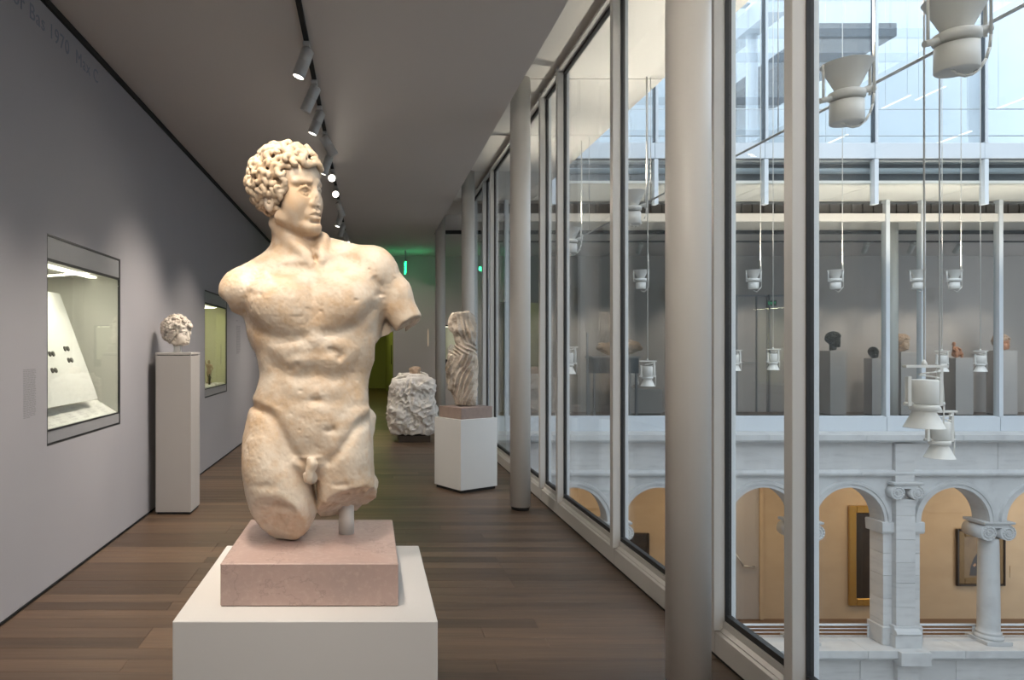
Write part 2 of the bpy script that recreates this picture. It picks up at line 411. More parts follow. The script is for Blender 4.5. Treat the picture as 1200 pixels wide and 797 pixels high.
while y < .9-.01:
    for a, b in ((XL+.012, -.2), (-.2, 1.63)): st.box(a, b-.001, y, min(y+W_, .9)-.001, -.02, 0)
    y += W_
y = YE
while y < YE+9.5:
    for a, b in ((XL+.012, -.4), (-.4, 1.63)): st.box(a, b-.001, y, y+W_-.001, -.02, 0)
    y += W_
o = st.build('planks_out_of_reach', M_wood, floor); o['kind'] = 'stuff'

CASES = [(4.095, 5.306), (8.04, 9.30)]; CZ0, CZ1 = .86, 2.14
wl = MB(); ys = YB
for a, b in CASES:
    wl.box(XL-.9, XL, ys, a, .012, ZC-.045); wl.box(XL-.9, XL, a, b, .012, CZ0); wl.box(XL-.9, XL, a, b, CZ1, ZC-.045); ys = b
wl.box(XL-.9, XL, ys, YE+10, .012, ZC-.045)
wall_left = struct(wl.build('wall_left', M_wall))
struct(MB().box(XL-.9, XL+.02, YB, YE, ZC-.045, ZC-.005).build('trim_1', M_black))          # shadow gap under the ceiling
struct(MB().box(XL-.05, XL+.004, YB, YE, 0, .012).build('baseboard_left', M_black))
# lettering on the wall
text_mesh('lettering', 'or Bas 1970  Max C', .128, M_textblue, wall_left, ((0, 0, 1, XL+.0008), (1, 0, 0, 3.70), (0, 1, 0, 3.335), (0, 0, 0, 1)), space=1.12)
def text_block(y0, y1, z0, z1, n, name='label_text'):
    m = MB(); r = random.Random(int(y0*100)); h = (z1-z0)/n
    for i in range(n):
        e = y1 if i < n-1 else y0+(y1-y0)*.6
        z = z1-i*h; yy = y0
        while yy < e-.01:
            w = min(r.uniform(.012, .04), e-yy); m.box(XL, XL+.0008, yy, yy+w, z-h*.5, z); yy += w+.008
    o = m.build(name, M_textgrey, wall_left); o['kind'] = 'stuff'; return o
text_block(3.815, 3.96, 1.05, 1.33, 30)
text_block(9.95, 10.27, 1.36, 1.78, 22); text_block(9.95, 10.15, 1.83, 1.86, 1); text_block(11.5, 11.75, 1.3, 1.5, 8)

# ceiling: dropped slab over the walk, slab over the far gallery, bright soffit along the glass
cl = MB(); cl.box(XL-.9, 1.2, YB, YE+10, ZC, 4.2); cl.box(1.2, XR+.3, 12.4, YE+.3, ZC, 4.2)
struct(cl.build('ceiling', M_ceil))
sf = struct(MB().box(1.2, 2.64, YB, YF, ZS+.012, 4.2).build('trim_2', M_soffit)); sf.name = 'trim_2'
sf2 = struct(MB().box(1.2, XR, YF-1.18, 12.4, ZS+.012, ZS+.04).build('trim_3', M_soffit))
y = 12.6-3.23*6
while y < YF:
    for a, b in ((1.205, XG-.03), (XG+.03, 2.65)):
        MB().box(a, b, max(y, YB)+.006, min(y+1.61, YF)-.006, ZS, ZS+.0125).build('soffit_panel', M_soffit, sf, .002)
    y += 1.615
x = 2.66
while x < 13.2:
    MB().box(x+.006, x+1.6, YF-1.18, YF-.03, ZS, ZS+.0125).build('soffit_panel', M_soffit, sf2, .002); x += 1.606
MB().box(1.205, 13.2, YF+.03, 12.39, ZS, ZS+.0125).build('soffit_panel', M_soffit, sf2, .002)
struct(MB().box(1.2, XR, 12.34, 12.4, ZC-.02, ZC+.04).build('trim_4', M_black))
struct(MB().box(XL-.9, XG, YB-.2, YB, 0, 4.2).build('wall_back', M_wall))
# end wall with a doorway on its left and the olive room beyond
ew = MB(); ew.box(XL, -.75, YE, YE+.3, 0, ZC); ew.box(-.75, .56, YE, YE+.3, 2.5, ZC); ew.box(.56, XR, YE, YE+.3, 0, ZC)
struct(ew.build('wall_end', M_wallfar))
gr = MB(); gr.box(-1.3, 1.4, 24.7, 24.9, 0, 3.4); gr.box(1.25, 1.4, YE+.3, 24.7, 0, 3.4); gr.box(-1.45, -1.3, YE+.3, 24.7, 0, 3.4)
struct(gr.build('wall_beyond', M_green))
struct(MB().box(-1.45, 1.4, YE+.3, 24.9, 3.4, 3.5).build('ceiling_beyond', M_green))
d = struct(empty('door_1', (.754, 20.8, 0)))
q = [(.754, 20.8), (.80, 20.8), (.63, 23.3), (.58, 23.3)]
MB().hexa(q, .01, 2.5).build('door_leaf', M_green, d)
MB().box(.69, .71, 21.15, 21.19, .95, 1.55).build('handle', M_black, d)
# far gallery floor and end, tall doors on its back wall
struct(MB().box(XG+.02, XR, YF-.1, YE+.3, -.35, 0).build('floor_far', M_woodfar))
struct(MB().box(XR, XR+.2, YF, YE, 0, ZC).build('wall_right', M_wallfar))
for k, (a, b) in enumerate(((8.36, 8.78), (8.80, 9.02), (9.10, 9.75))):
    d = struct(empty('door_%d' % (k+2), (a, YE, 0)))
    MB().box(a, b, YE-.03, YE-.002, .01, 2.62).build('door_leaf', M_pedgrey, d, .004)
    MB().box(a-.03, a, YE-.05, YE-.002, .01, 2.66).box(b, b+.012, YE-.05, YE-.002, .01, 2.66).box(a-.03, b+.012, YE-.05, YE-.002, 2.62, 2.66).build('door_frame', M_caseframe, d)
    if k == 0:
        MB().tube([(a+.06, YE-.08, 1.12), (a+.36, YE-.08, 1.12)], .012).tube([(a+.1, YE-.08, 1.12), (a+.1, YE-.03, 1.12)], .01).tube([(a+.33, YE-.08, 1.12), (a+.33, YE-.03, 1.12)], .01).build('push_bar', M_steel, d)

# ---------------------------------------------------------------- the glass wall of the corridor
win1 = struct(empty('window_1', (XG, 0, 0)))
ZB, ZH = .19, 3.80
edges = []
for i in range(-2, 3):
    c = 2.92+3.23*i
    edges += [c-.295, c+.295, c+1.615]
edges = [YB+.05]+[e for e in edges if e > YB+.2]+[YF-.04]
for e in edges:
    MB().box(1.612, 1.668, e-.026, e+.026, ZB-.06, ZH+.06).build('mullion', M_frame, win1, .002)
    MB().box(1.668, 1.688, e-.02, e+.02, ZB-.04, ZH+.04).build('gasket', M_gasket, win1)
    MB().box(1.688, 1.715, e-.028, e+.028, ZB-.06, ZH+.06).build('mullion_cap', M_framew, win1, .002)
for a, b in zip(edges[:-1], edges[1:]):
    MB().box(1.672, 1.684, a+.021, b-.021, ZB+.003, ZH-.003).build('glass_pane', M_glass, win1)
    g = MB()
    for z in (ZB, ZH): g.box(1.664, 1.692, a+.021, b-.021, z-.014, z+.014)
    for yy in (a+.026, b-.026): g.box(1.664, 1.692, yy-.006, yy+.006, ZB, ZH)
    g.build('gasket', M_gasket, win1)
    g = MB(); g.ext([(1.630, .012), (1.72, .012), (1.72, ZB-.015), (1.655, ZB-.015), (1.655, ZB-.045), (1.640, ZB-.06), (1.640, .125), (1.630, .115)], a+.002, b-.002, 'y')
    g.build('sill_panel', M_frame, win1)
    g = MB(); g.box(1.615, 1.66, a+.027, b-.027, ZH+.012, ZH+.03); g.box(1.65, 1.71, a+.027, b-.027, ZH+.015, ZS+.012)
    g.build('head_rail', M_frame, win1)
struct(MB().box(1.55, 1.632, YB, YF, -.03, -.004).box(1.63, 1.72, YB, YF, 0, .0115).build('trim_5', M_black))
# support columns along the glass
for i, (cx, cy, lab) in enumerate(((1.366, 2.92, 'thick white round column nearest the viewer, in front of the glass wall'), (1.366, 6.15, 'white round column standing on the floor beside the second narrow pane'),
                                   (1.366, 9.38, 'thin looking white column right behind the draped figure'), (1.27, 12.1, 'grey round column in the far corner, farthest of the row'))):
    c = empty('support_column', (cx, cy, 0), lab, 'column', 'round columns along the glass wall')
    top = ZS if i < 3 else ZS
    MB().lathe([(.09, .03), (.09, top)], (cx, cy, 0), 40).build('shaft', M_column, c)
    MB().lathe([(.078, 0), (.078, .03)], (cx, cy, 0), 40).build('base_ring', M_black, c)

# ---------------------------------------------------------------- the gallery front across the courtyard
win2 = struct(empty('window_2', (1.7, YF, 0)))
PX = lambda px, Y: (px-432)*Y/800
ZV = lambda py, Y: CAM_Z-(py-408)*Y/800
xs = sorted(PX(1036+221.8*n+d, YF) for n in range(-3, 3) for d in (0, 41.4, 131.6))
xs = [1.74]+[x for x in xs if 1.95 < x < 13.1]+[13.2]
FB, FH = .344, 3.52
for x in xs:
    MB().box(x-.033, x+.033, YF-.09, YF+.02, FB-.01, ZS).build('mullion', M_framew, win2, .003)
for a, b in zip(xs[:-1], xs[1:]):
    MB().box(a+.033, b-.033, YF-.03, YF-.018, FB, FH).build('glass_pane', M_glass, win2)
    MB().box(a+.033, b-.033, YF-.07, YF+.02, FH, FH+.13).build('transom', M_soffit, win2, .004)
    MB().box(a+.033, b-.033, YF-.05, YF+.02, FB-.03, FB).build('sill_rail', M_framew, win2)
    MB().box(a-.03, b-.038, YF-.11, YF-.05, .10, FB-.012).build('sill_panel', M_framew, win2, .003)
    g = MB().box(a+.033, b-.033, YF-.01, YF, FH+.13, FH+.30)
    k = max(1, int((b-a)/.16))
    for j in range(1, k): g.box(a+(b-a)*j/k-.004, a+(b-a)*j/k+.004, YF-.03, YF-.01, FH+.13, FH+.30)
    g.build('grille', M_grille, win2)
for n in range(-1, 3):
    x = PX(1045+221.8*n, YF+.42)
    if x > 2 and x < 13:
        c = empty('gallery_column', (x, YF+.42, 0), 'white round column behind the glass across the courtyard, '+{-1: 'hidden mostly by the big near column', 0: 'between the dark bronze head and the narrow pane', 1: 'at the far right', 2: 'beyond the right edge'}[n], 'column')
        MB().lathe([(.09, 0), (.09, ZS)], (x, YF+.42, 0), 28).build('shaft', M_column, c)

# upper storey across the courtyard
YU = YF-1.2
struct(MB().box(2.66, 13.2, YU+.22, YU+.30, ZS+.04, 4.2).build('wall_fascia', M_fascia))
pipe = MB().cyl((2.7, YU+.13, 4.08), (13.2, YU+.13, 4.08), .045, n=14).build('ceiling_pipe', M_louver)
tag(pipe, 'pale grey pipe running along the front under the upper storey', 'pipe')
win3 = struct(empty('window_3', (2.66, YU, 4.2)))
x0 = PX(1024.5, YU); ux = [x0+1.606*n for n in range(-3, 4)]; ux = [2.70]+[x for x in ux if 2.9 < x < 13.1]+[13.2]
MB().box(2.66, 13.2, YU-.02, YU+.30, 4.21, 4.225).build('band_shadow_line', M_fascia, win3)
for a, b in zip(ux[:-1], ux[1:]):
    MB().box(a-.01, b-.014, YU-.03, YU+.30, 4.225, 4.45).build('band_panel', M_framew, win3, .003)
    MB().box(a+.03, b-.03, YU+.01, YU+.022, 4.47, 8.6).build('glass_pane', M_glassup, win3)
    MB().box(a+.03, b-.03, YU+.015, YU+.023, 3.55, 4.205).build('smoke_curtain_pane', M_glass, win3)
for x in ux:
    MB().box(x-.028, x+.03, YU-.05, YU+.05, 3.55, 4.21).build('fin', M_framew, win3, .003)
    MB().box(x-.004, x+.034, YU-.04, YU+.05, 4.45, 8.6).build('mullion', M_framew, win3, .003)
    MB().box(x-.022, x-.005, YU-.02, YU+.04, 4.47, 8.6).build('gasket', M_darksteel, win3)
for z in (4.64, 5.04): MB().cyl((2.7, YU+.25, z), (13.2, YU+.25, z), .008, n=8).build('guard_rail', M_steel, win3)
struct(MB().box(1.2, XR, YU+.02, 14.3, 4.2, 4.45).build('floor_upper', M_pedwhite))
struct(MB().box(1.2, XR, 14.0, 14.2, 4.45, 8.6).build('wall_upper', M_upper))
for x, lab in ((PX(885, 11.2), 'tall white column in the upper storey beside a window bar'), (PX(1137, 11.4), 'tall white column in the upper storey at the right of the picture')):
    c = empty('upper_column', (x, 11.3, 4.45), lab, 'column'); MB().lathe([(.09, 0), (.09, 4.1)], (x, 11.3, 4.45), 24).build('shaft', M_framew, c)
# raking beam and sun louvers of the glazed roof, seen through the upper glass
bm_ = MB().add([(6.15, 10.5, 6.62), (6.45, 10.5, 6.62), (6.45, 13.9, 6.62), (6.15, 13.9, 6.62), (6.15, 10.5, 6.95), (6.45, 10.5, 6.95), (6.45, 13.9, 6.95), (6.15, 13.9, 6.95)],
               [[0, 3, 2, 1], [4, 5, 6, 7], [0, 1, 5, 4], [1, 2, 6, 5], [2, 3, 7, 6], [3, 0, 4, 7]])
struct(bm_.build('trim_6', M_framew))
lv = struct(empty('trim_7', (5, 12, 7)))
for i in range(9):
    z = 6.95+.09*i; MB().box(4.4, 6.1, 10.9+.28*i, 11.05+.28*i, z, z+.02).build('louver', M_louver, lv)
struct(MB().box(7.0, 8.2, 10.6, 13.9, 6.3, 6.5).build('trim_8', M_fascia))
for k, (x, y, z) in enumerate(((9.27, 12.0, 5.77), (9.87, 12.0, 5.92), (9.43, 11.0, 4.84), (11.3, 12.0, 5.75), (8.2, 12.0, 5.1))):  # glowing bars stand in for ceiling lamps mirrored in the glass
    l = empty('reflection_bar', (x, y, z), 'thin white bar standing in for a lamp reflection in the upper glass, %s' % ('first from the left', 'third from the left', 'fourth from the left', 'farthest right', 'lowest one at the left')[k], 'lamp', 'reflected lamp bars')
    MB().box(x-.02, x+.02, y-.32, y+.32, z, z+.016).build('body', M_linear, l, .004)
    MB().cyl((x, y-.25, z+.016), (x, y-.25, 8.5), .003, n=6).build('wire', M_steel, l)
    MB().cyl((x, y+.25, z+.016), (x, y+.25, 8.5), .003, n=6).build('wire', M_steel, l)

# ---------------------------------------------------------------- the stone arcade under it
YA, YAb = 11.1, 11.40
arc = struct(empty('wall_arcade', (1.75, YA, -3.37)))
SPR, RAD, ZM, ZL = -1.37, .555, -.60, -3.37
piers = [8.664+3.1*n for n in range(-2, 2)]; cols = [7.114+3.1*n for n in range(-1, 2)]
arches = sorted([p+s*.854 for p in piers for s in (-1, 1)])
arches = [a for a in arches if a-RAD > 1.8]
def arch_bay(xc, xa, xb):
    m = MB(); n = 20
    pts = [(xc-RAD*math.cos(PI*i/n), SPR+RAD*math.sin(PI*i/n)) for i in range(n+1)]
    tops = [xa]+[xa+(xb-xa)*i/n for i in range(1, n)]+[xb]
    for y in (YA, YAb):
        for i in range(n):
            (x0, z0), (x1, z1) = pts[i], pts[i+1]
            q = [(x0, y, z0), (x1, y, z1), (tops[i+1], y, ZM), (tops[i], y, ZM)]
            m.add(q if y == YA else q[::-1], [[0, 1, 2, 3]])
        m.add([(xa, y, SPR), (pts[0][0], y, SPR), (xa, y, ZM)], [[0, 1, 2]]); m.add([(pts[-1][0], y, SPR), (xb, y, SPR), (xb, y, ZM)], [[0, 1, 2]])
    for i in range(n):
        (x0, z0), (x1, z1) = pts[i], pts[i+1]
        m.add([(x0, YA, z0), (x0, YAb, z0), (x1, YAb, z1), (x1, YA, z1)], [[0, 1, 2, 3]])
    for a, b in ((xa, pts[0][0]), (pts[-1][0], xb)): m.add([(a, YA, SPR), (b, YA, SPR), (b, YAb, SPR), (a, YAb, SPR)], [[0, 1, 2, 3]])
    m.build('arch_stone', M_stoneplain, arc)
    m = MB(); n = 28
    prof = [(RAD+.004, 0), (RAD+.004, -.028), (RAD+.055, -.028), (RAD+.06, -.045), (RAD+.105, -.05), (RAD+.115, 0)]
    V_ = []; k = len(prof)
    for i in range(n+1):
        t = PI*i/n; V_ += [(xc-r*math.cos(t), YA+dy, SPR+r*math.sin(t)) for r, dy in prof]
    m.add(V_, [[i*k+j, i*k+j+1, (i+1)*k+j+1, (i+1)*k+j] for i in range(n) for j in range(k-1)])
    m.build('archivolt', M_stoneplain, arc)
bounds = {}
for a in arches:
    lo = max([p for p in piers+cols if p < a] or [1.75]); hi = min([p for p in piers+cols if p > a] or [13.3])
    if hi-a > 1.2: hi = 13.3
    if a-lo > 1.2: lo = 1.75
    arch_bay(a, lo, hi)
# frieze, string course, cornice and ledge, in stones
edges_x = sorted([1.75]+[p+.16 for p in piers]+[p-.16 for p in piers]+cols+[13.3])
for a, b in zip(edges_x[:-1], edges_x[1:]):
    if b-a > .01: MB().box(a+.003, b-.003, YA-.02, YAb, ZM+.06, -.02).build('frieze_stone', M_stone, arc, .004)
x = 1.75
while x < 13.2:
    b = min(x+1.55, 13.3)
    MB().ext([(YA-.02, ZM-.03), (YA-.06, ZM-.02), (YA-.085, ZM+.01), (YA-.085, ZM+.04), (YA-.06, ZM+.07), (YA-.02, ZM+.08), (YAb, ZM+.08), (YAb, ZM-.03)], x+.002, b-.002, 'x').build('string_course_stone', M_stoneplain, arc)
    MB().ext([(YA-.02, -.09), (YA-.10, -.055), (YA-.18, -.045), (YA-.20, -.02), (YA-.20, .06), (YA-.02, .10), (YAb, .10), (YAb, -.09)], x+.002, b-.002, 'x').build('cornice_stone', M_stoneplain, arc)
    MB().ext([(YA-.24, ZL), (YA-.24, ZL-.12), (YA-.17, ZL-.14), (YA-.17, ZL-.17), (YA-.09, ZL-.22), (YAb, ZL-.22), (YAb, ZL)], x+.002, b-.002, 'x').build('ledge_stone', M_stoneplain, arc, .004)
    z = ZL-.22
    for k in range(6):
        MB().box(x+.003+(.77 if k % 2 else 0), min(b+(.77 if k % 2 else 0), 13.3)-.003, YA-.06, YAb, z-.75, z-.003).build('lower_wall_stone', M_stone, arc, .004); z -= .75
    x += 1.55
def volute_capital(m, x, w, y0, y1, z0, z1):
    """abacus, and a scroll on either side with its bolster running back"""
    m.ext([(y0-.02, z1-.04), (y0-.035, z1-.015), (y0-.035, z1), (y1+.02, z1), (y1+.02, z1-.04)], x-w/2-.02, x+w/2+.02, 'x')
    m.box(x-w/2+.02, x+w/2-.02, y0, y1, z1-.10, z1-.04)
    r = (z1-.05-z0)/2*.98
    for s in (-1, 1):
        cx = x+s*(w/2-r*.55); cz = z1-.05-r
        m.cyl((cx, y0-.005, cz), (cx, y1+.005, cz), r, n=20)
        sp_ = []
        for i in range(30):
            t = i/29; rr = r*(1-.8*t)*.93; an = s*(PI/2-t*4.2*PI)
            sp_.append((cx+rr*math.cos(an)*1, y0-.008, cz+rr*abs(1)*math.sin(an)))
        m.tube(sp_, r*.085, 6)
        m.cyl((cx, y0-.02, cz), (cx, y0, cz), r*.2, n=10)
rz = random.Random(3)
for p in piers:
    z = ZL; hs = [.42, .40, .42, .40, .36]
    tot = SPR-.19-ZL; k = tot/sum(hs)
    for i, h in enumerate(hs):
        h *= k; MB().box(p-.299, p+.299, YA, YAb, z+.002, z+h-.002).build('pier_stone', M_stone, arc, .003); z += h
    MB().ext([(YA-.03, SPR-.19), (YA-.05, SPR-.15), (YA-.05, SPR-.01), (YA-.03, SPR), (YAb+.03, SPR), (YAb+.05, SPR-.02), (YAb+.03, SPR-.19)], p-.345, p+.345, 'x').build('impost', M_stoneplain, arc, .004)
    MB().box(p-.33, p+.33, YA-.03, YAb+.03, ZL, ZL+.30).build('pier_base', M_stoneplain, arc, .012)
    z = ZL+.34; hs = [.34, .45, .38, .42, .45, .3]; k = (-.99-z)/sum(hs)
    for h in hs:
        h *= k; MB().box(p-.155, p+.155, YA-.09, YA+.01, z+.002, z+h-.002).build('pilaster_stone', M_stone, arc, .003); z += h
    MB().box(p-.155, p+.155, YA-.075, YA, ZM-.12, -.09).build('pilaster_stone', M_stone, arc, .003)
    m = MB(); volute_capital(m, p, .44, YA-.13, YA+.02, -.99, -.71); m.build('pilaster_capital', M_stoneplain, arc)
    MB().box(p-.21, p+.21, YA-.15, YA+.02, ZL, ZL+.2).ext([(YA-.15, ZL+.2), (YA-.17, ZL+.23), (YA-.15, ZL+.27), (YA-.11, ZL+.3), (YA-.11, ZL+.34), (YA+.02, ZL+.34), (YA+.02, ZL+.2)], p-.2, p+.2, 'x').build('pilaster_base', M_stoneplain, arc, .004)
    MB().box(p-.24, p+.24, YA-.31, YA-.02, ZL-.215, ZL+.002).build('ledge_block', M_stoneplain, arc, .006)
    MB().box(p-.17, p+.17, YA-.14, YA, ZL-2.6, ZL-.215).build('pilaster_stone', M_stone, arc, .003)
YC = (YA+YAb)/2
for i, x in enumerate(cols):
    c = empty('stone_column', (x, YC, ZL), ['pale stone column with scroll capital seen through the panes left of the big white column', 'pale stone column partly hidden by the wide window bar', 'pale round stone column with scroll capital in front of the dark portrait'][i], 'column', 'arcade columns')
    MB().lathe([(.19, .06), (.20, .085), (.19, .115), (.165, .125), (.165, .14), (.175, .155), (.165, .175), (.152, .19), (.150, .25), (.147, .7), (.135, 1.6), (.132, 1.70)], (x, YC, ZL), 32).build('shaft', M_stoneplain, c)
    MB().box(x-.21, x+.21, YC-.21, YC+.21, ZL+.001, ZL+.06).build('base_block', M_stoneplain, c, .004)
    m = MB(); volute_capital(m, x, .46, YA-.03, YAb+.03, ZL+1.69, SPR); m.build('capital', M_stoneplain, c)
# arcade walk: floor, vault, back wall, doors
struct(MB().box(1.75, 15.5, YA+.02, 14.3, -4.3, -4.1).build('floor_arcade', M_woodfar))
struct(MB().box(1.75, 15.5, 14.0, 14.3, -4.1, -.5).build('wall_arcade_back', M_plaster))
struct(MB().box(1.75, 15.5, YAb, 14.3, -.6, -.36).build('ceiling_arcade', M_soffit))
struct(MB().box(15.3, 15.5, YAb, 14.3, -4.1, -.5).box(1.55, 1.75, YA, 14.3, -4.1, -.5).build('wall_arcade_end', M_plaster))
d = struct(empty('door_5', (7.42, 14.0, -4.1)))
MB().box(7.0, 7.98, 13.95, 13.999, -4.09, -1.3).build('door_leaf', M_pedgrey, d, .004)
MB().box(7.98, 8.06, 13.92, 13.999, -4.09, -1.2).build('door_frame', M_plaster, d, .004)
MB().tube([(7.45, 13.88, -2.72), (7.62, 13.88, -2.98), (7.86, 13.88, -3.0), (7.86, 13.94, -3.0)], .016).build('push_bar', M_steel, d)
# railings between the piers
stops = sorted([(p-.3, p+.3) for p in piers]+[(c-.1, c+.1) for c in cols]+[(1.75, 1.76), (13.29, 13.3)])
names = ['under the farthest left arch', 'under the left arch of the leftmost visible pair', 'under the arch behind the thick white column', 'in front of the arcade door', 'in front of the gilt painting', 'between pier and column before the dark portrait', 'at the right edge of the picture', 'beyond the right edge', 'last on the right']
k = 0
for (a0, a1), (b0, b1) in zip(stops[:-1], stops[1:]):
    if b0-a1 < .3: continue
    r = empty('railing', (a1, YAb-.02, ZL), 'white steel railing with thin horizontal bars '+names[k], 'railing', 'arcade railings'); k += 1
    yr = YAb-.02
    MB().cyl((a1, yr, -3.16), (b0, yr, -3.16), .020, n=10).build('top_rail', M_framew, r)
    for z in (-3.225, -3.285, -3.345): MB().cyl((a1, yr, z), (b0, yr, z), .008, n=8).build('bar', M_framew, r)
    for x in (a1+.03, b0-.03): MB().box(x-.018, x+.018, yr-.012, yr+.012, ZL, -3.16).build('post', M_framew, r)

# ---------------------------------------------------------------- the rest of the courtyard shell
struct(MB().box(1.72, 13.6, -9, YA+.02, -8.3, -8).build('floor_courtyard', M_stoneplain))
struct(MB().box(13.3, 13.6, -9, YU, -8, 8.6).box(13.3, 13.6, YU, YF+.2, -8, 8.6).build('wall_courtyard_right', M_stoneplain))
struct(MB().box(1.72, 13.6, -9.3, -9, -8, 8.6).build('wall_courtyard_near', M_stoneplain))
struct(MB().box(1.5, 1.74, YB-.2, YA, -8, -.02).box(1.5, 1.74, -9, YB, -8, 8.6).build('wall_courtyard_left', M_stoneplain))
struct(MB().box(2.45, 2.65, YB, YU+.02, 4.2, 8.6).build('wall_courtyard_upper', M_upper))
rb = struct(empty('trim_9', (7.9, 2, 8.6)))
for y in (-8, -5.5, -3, 0, 3.0, 4.3, 6, 8.0, 9.7): MB().box(1.3, 13.6, y-.05, y+.05, 8.6, 8.8).build('roof_beam', M_framew, rb)
for x in (2.43, 2.5, 3.6, 3.3): pass
# ---------------------------------------------------------------- the marble torso (sculpted as a volume, one continuous body)
SD = 2.13; SK = SD/800; SX = (360-432)*SK; SZ = CAM_Z-(400-408)*SK
def sp(u, v, w=0.0):
    Y = SD-w*SK
    return np.array([((u-432)*Y/800-SX)/SK, w, (CAM_Z-(v-408)*Y/800-SZ)/SK], np.float32)

def relief():
    """height map of the muscles on the front of the body"""
    H = np.zeros((520, 300), np.float32); v0, u0 = 150, 230
    vv, uu = np.mgrid[v0:v0+520, u0:u0+300].astype(np.float32)
    def G(u, v, su, sv, amp, ang=0):
        a = math.radians(ang); du = uu-u; dv = vv-v
        x = du*math.cos(a)+dv*math.sin(a); y = -du*math.sin(a)+dv*math.cos(a)
        H[...] += amp*np.exp(-.5*((x/su)**2+(y/sv)**2))
    def L(pts, sig, amp, fade=True):
        p = np.array(pts, np.float32); D = np.full(H.shape, 1e9, np.float32); T = np.zeros(H.shape, np.float32)
        ln = np.r_[0, np.cumsum(np.hypot(*np.diff(p, axis=0).T))]
        for i in range(len(p)-1):
            a, b = p[i], p[i+1]; d = b-a; l2 = d@d
            t = np.clip(((uu-a[0])*d[0]+(vv-a[1])*d[1])/l2, 0, 1)
            q = np.hypot(uu-a[0]-t*d[0], vv-a[1]-t*d[1]); m = q < D
            D[m] = q[m]; T[m] = ((ln[i]+t*math.sqrt(l2))/ln[-1])[m]
        f = np.clip(np.minimum(T, 1-T)/.16, .25, 1) if fade else 1
        H[...] += amp*f*np.exp(-.5*(D/sig)**2)
    # chest
    L([(286, 366), (293, 378), (304, 388), (322, 395), (342, 398), (357, 394), (367, 387)], 5.0, -4.2)
    L([(369, 387), (382, 391), (402, 389), (420, 380), (433, 366), (442, 348)], 5.2, -4.8)
    L([(370, 322), (368, 350), (367, 386)], 6, -1.5)
    G(330, 372, 24, 15, 3.0, 8); G(406, 366, 24, 15, 3.0, -12); G(318, 345, 22, 14, 1.5); G(412, 335, 22, 16, 1.5)
    L([(362, 309), (345, 305), (322, 308), (300, 318)], 4, 2.4); L([(378, 303), (395, 295), (415, 293), (432, 298)], 4, 2.2)
    L([(356, 317), (335, 316), (310, 328)], 5, -1.8); L([(385, 313), (405, 306), (425, 312)], 5, -1.8)
    G(370, 305, 5, 5, -5)
    L([(287, 372), (289, 352), (298, 338)], 5, -2.2)                  # front of the right armpit
    L([(446, 350), (444, 335), (436, 322)], 4, -2.6)
    # ribs and arch
    L([(307, 412), (318, 423), (332, 436), (348, 442), (368, 437), (388, 443), (406, 440), (420, 426), (430, 410)], 6.5, -3.8)
    L([(366, 398), (350, 410), (334, 424)], 5, -1.2); L([(372, 398), (388, 410), (404, 424)], 5, -1.2)
    G(348, 423, 13, 9, 2.8); G(392, 424, 14, 10, 3.2); G(346, 407, 13, 7, 1.2); G(390, 405, 13, 7, 1.3)
    G(318, 408, 9, 5, 1.8, 30); G(309, 425, 6, 9, 1.5); G(423, 405, 9, 6, 1.8, -30); G(424, 424, 7, 9, 1.6)
    L([(368, 396), (369, 430), (370, 462)], 4.5, -2.0)
    L([(338, 416), (368, 413), (402, 416)], 3.5, -1.1)
    G(350, 455, 14, 9, 1.6); G(390, 455, 14, 9, 1.6); L([(335, 462), (345, 470), (370, 473), (396, 470), (408, 462)], 4.5, -1.0)
    L([(332, 445), (328, 465), (326, 482)], 5, -1.5); L([(408, 445), (412, 465), (412, 486)], 5, -1.5)
    G(311, 462, 10, 10, 2.4); G(424, 468, 9, 12, 2.2)
    # belly, navel, hip line
    G(366, 503, 26, 20, 4.0); G(370, 469.5, 4.5, 2.6, -4.5); G(369, 477, 9, 4, 1.2)
    L([(292, 475), (303, 479), (315, 484), (324, 493), (331, 508), (337, 521), (347, 534), (358, 544)], 3.8, -5.0, False)
    L([(437, 488), (427, 493), (416, 502), (408, 515), (398, 529), (386, 541)], 3.8, -5.0, False)
    G(310, 474, 10, 4, 2.0, 20); G(424, 486, 10, 4, 2.0, -30)
    L([(339, 536), (360, 536.5), (381, 536)], 1.6, 1.6); L([(341, 537), (352, 548), (358, 560)], 2.2, 1.8); G(361, 543, 13, 5, 3.2)
    # thighs
    G(318, 535, 12, 26, 2.2); G(408, 535, 14, 22, 2.0); L([(352, 548), (360, 565), (366, 590)], 4, -2)
    # breaks and chips
    for u, v, su, sv, a in ((347, 430, 4, 3, -2.2), (340, 433, 3, 2, -1.8), (393, 412, 5, 3, -2.4), (400, 416, 3, 3, -2), (413, 437, 2, 2, -2),
                            (386, 505, 5, 2.4, -3.2), (390, 502, 2, 2, -2.5), (349, 427, 2, 2, -2), (336, 428, 2, 1.6, -1.8), (397, 420, 2, 2, -2.4), (388, 409, 3, 1.6, -2), (372, 524, 1.5, 1.2, -1.5), (352, 458, 1.6, 1, -1.4), (305, 345, 2, 1.5, -1.2), (376, 365, 1.6, 1.2, -1.2), (417, 352, 2, 1.4, -1.3), (338, 396, 2, 1.5, 1.2), (396, 388, 2, 1.5, 1.0), (310, 570, 9, 3, -1.4), (400, 568, 8, 2, -1.6)):
        G(u, v, su, sv, a)
    return H, u0, v0

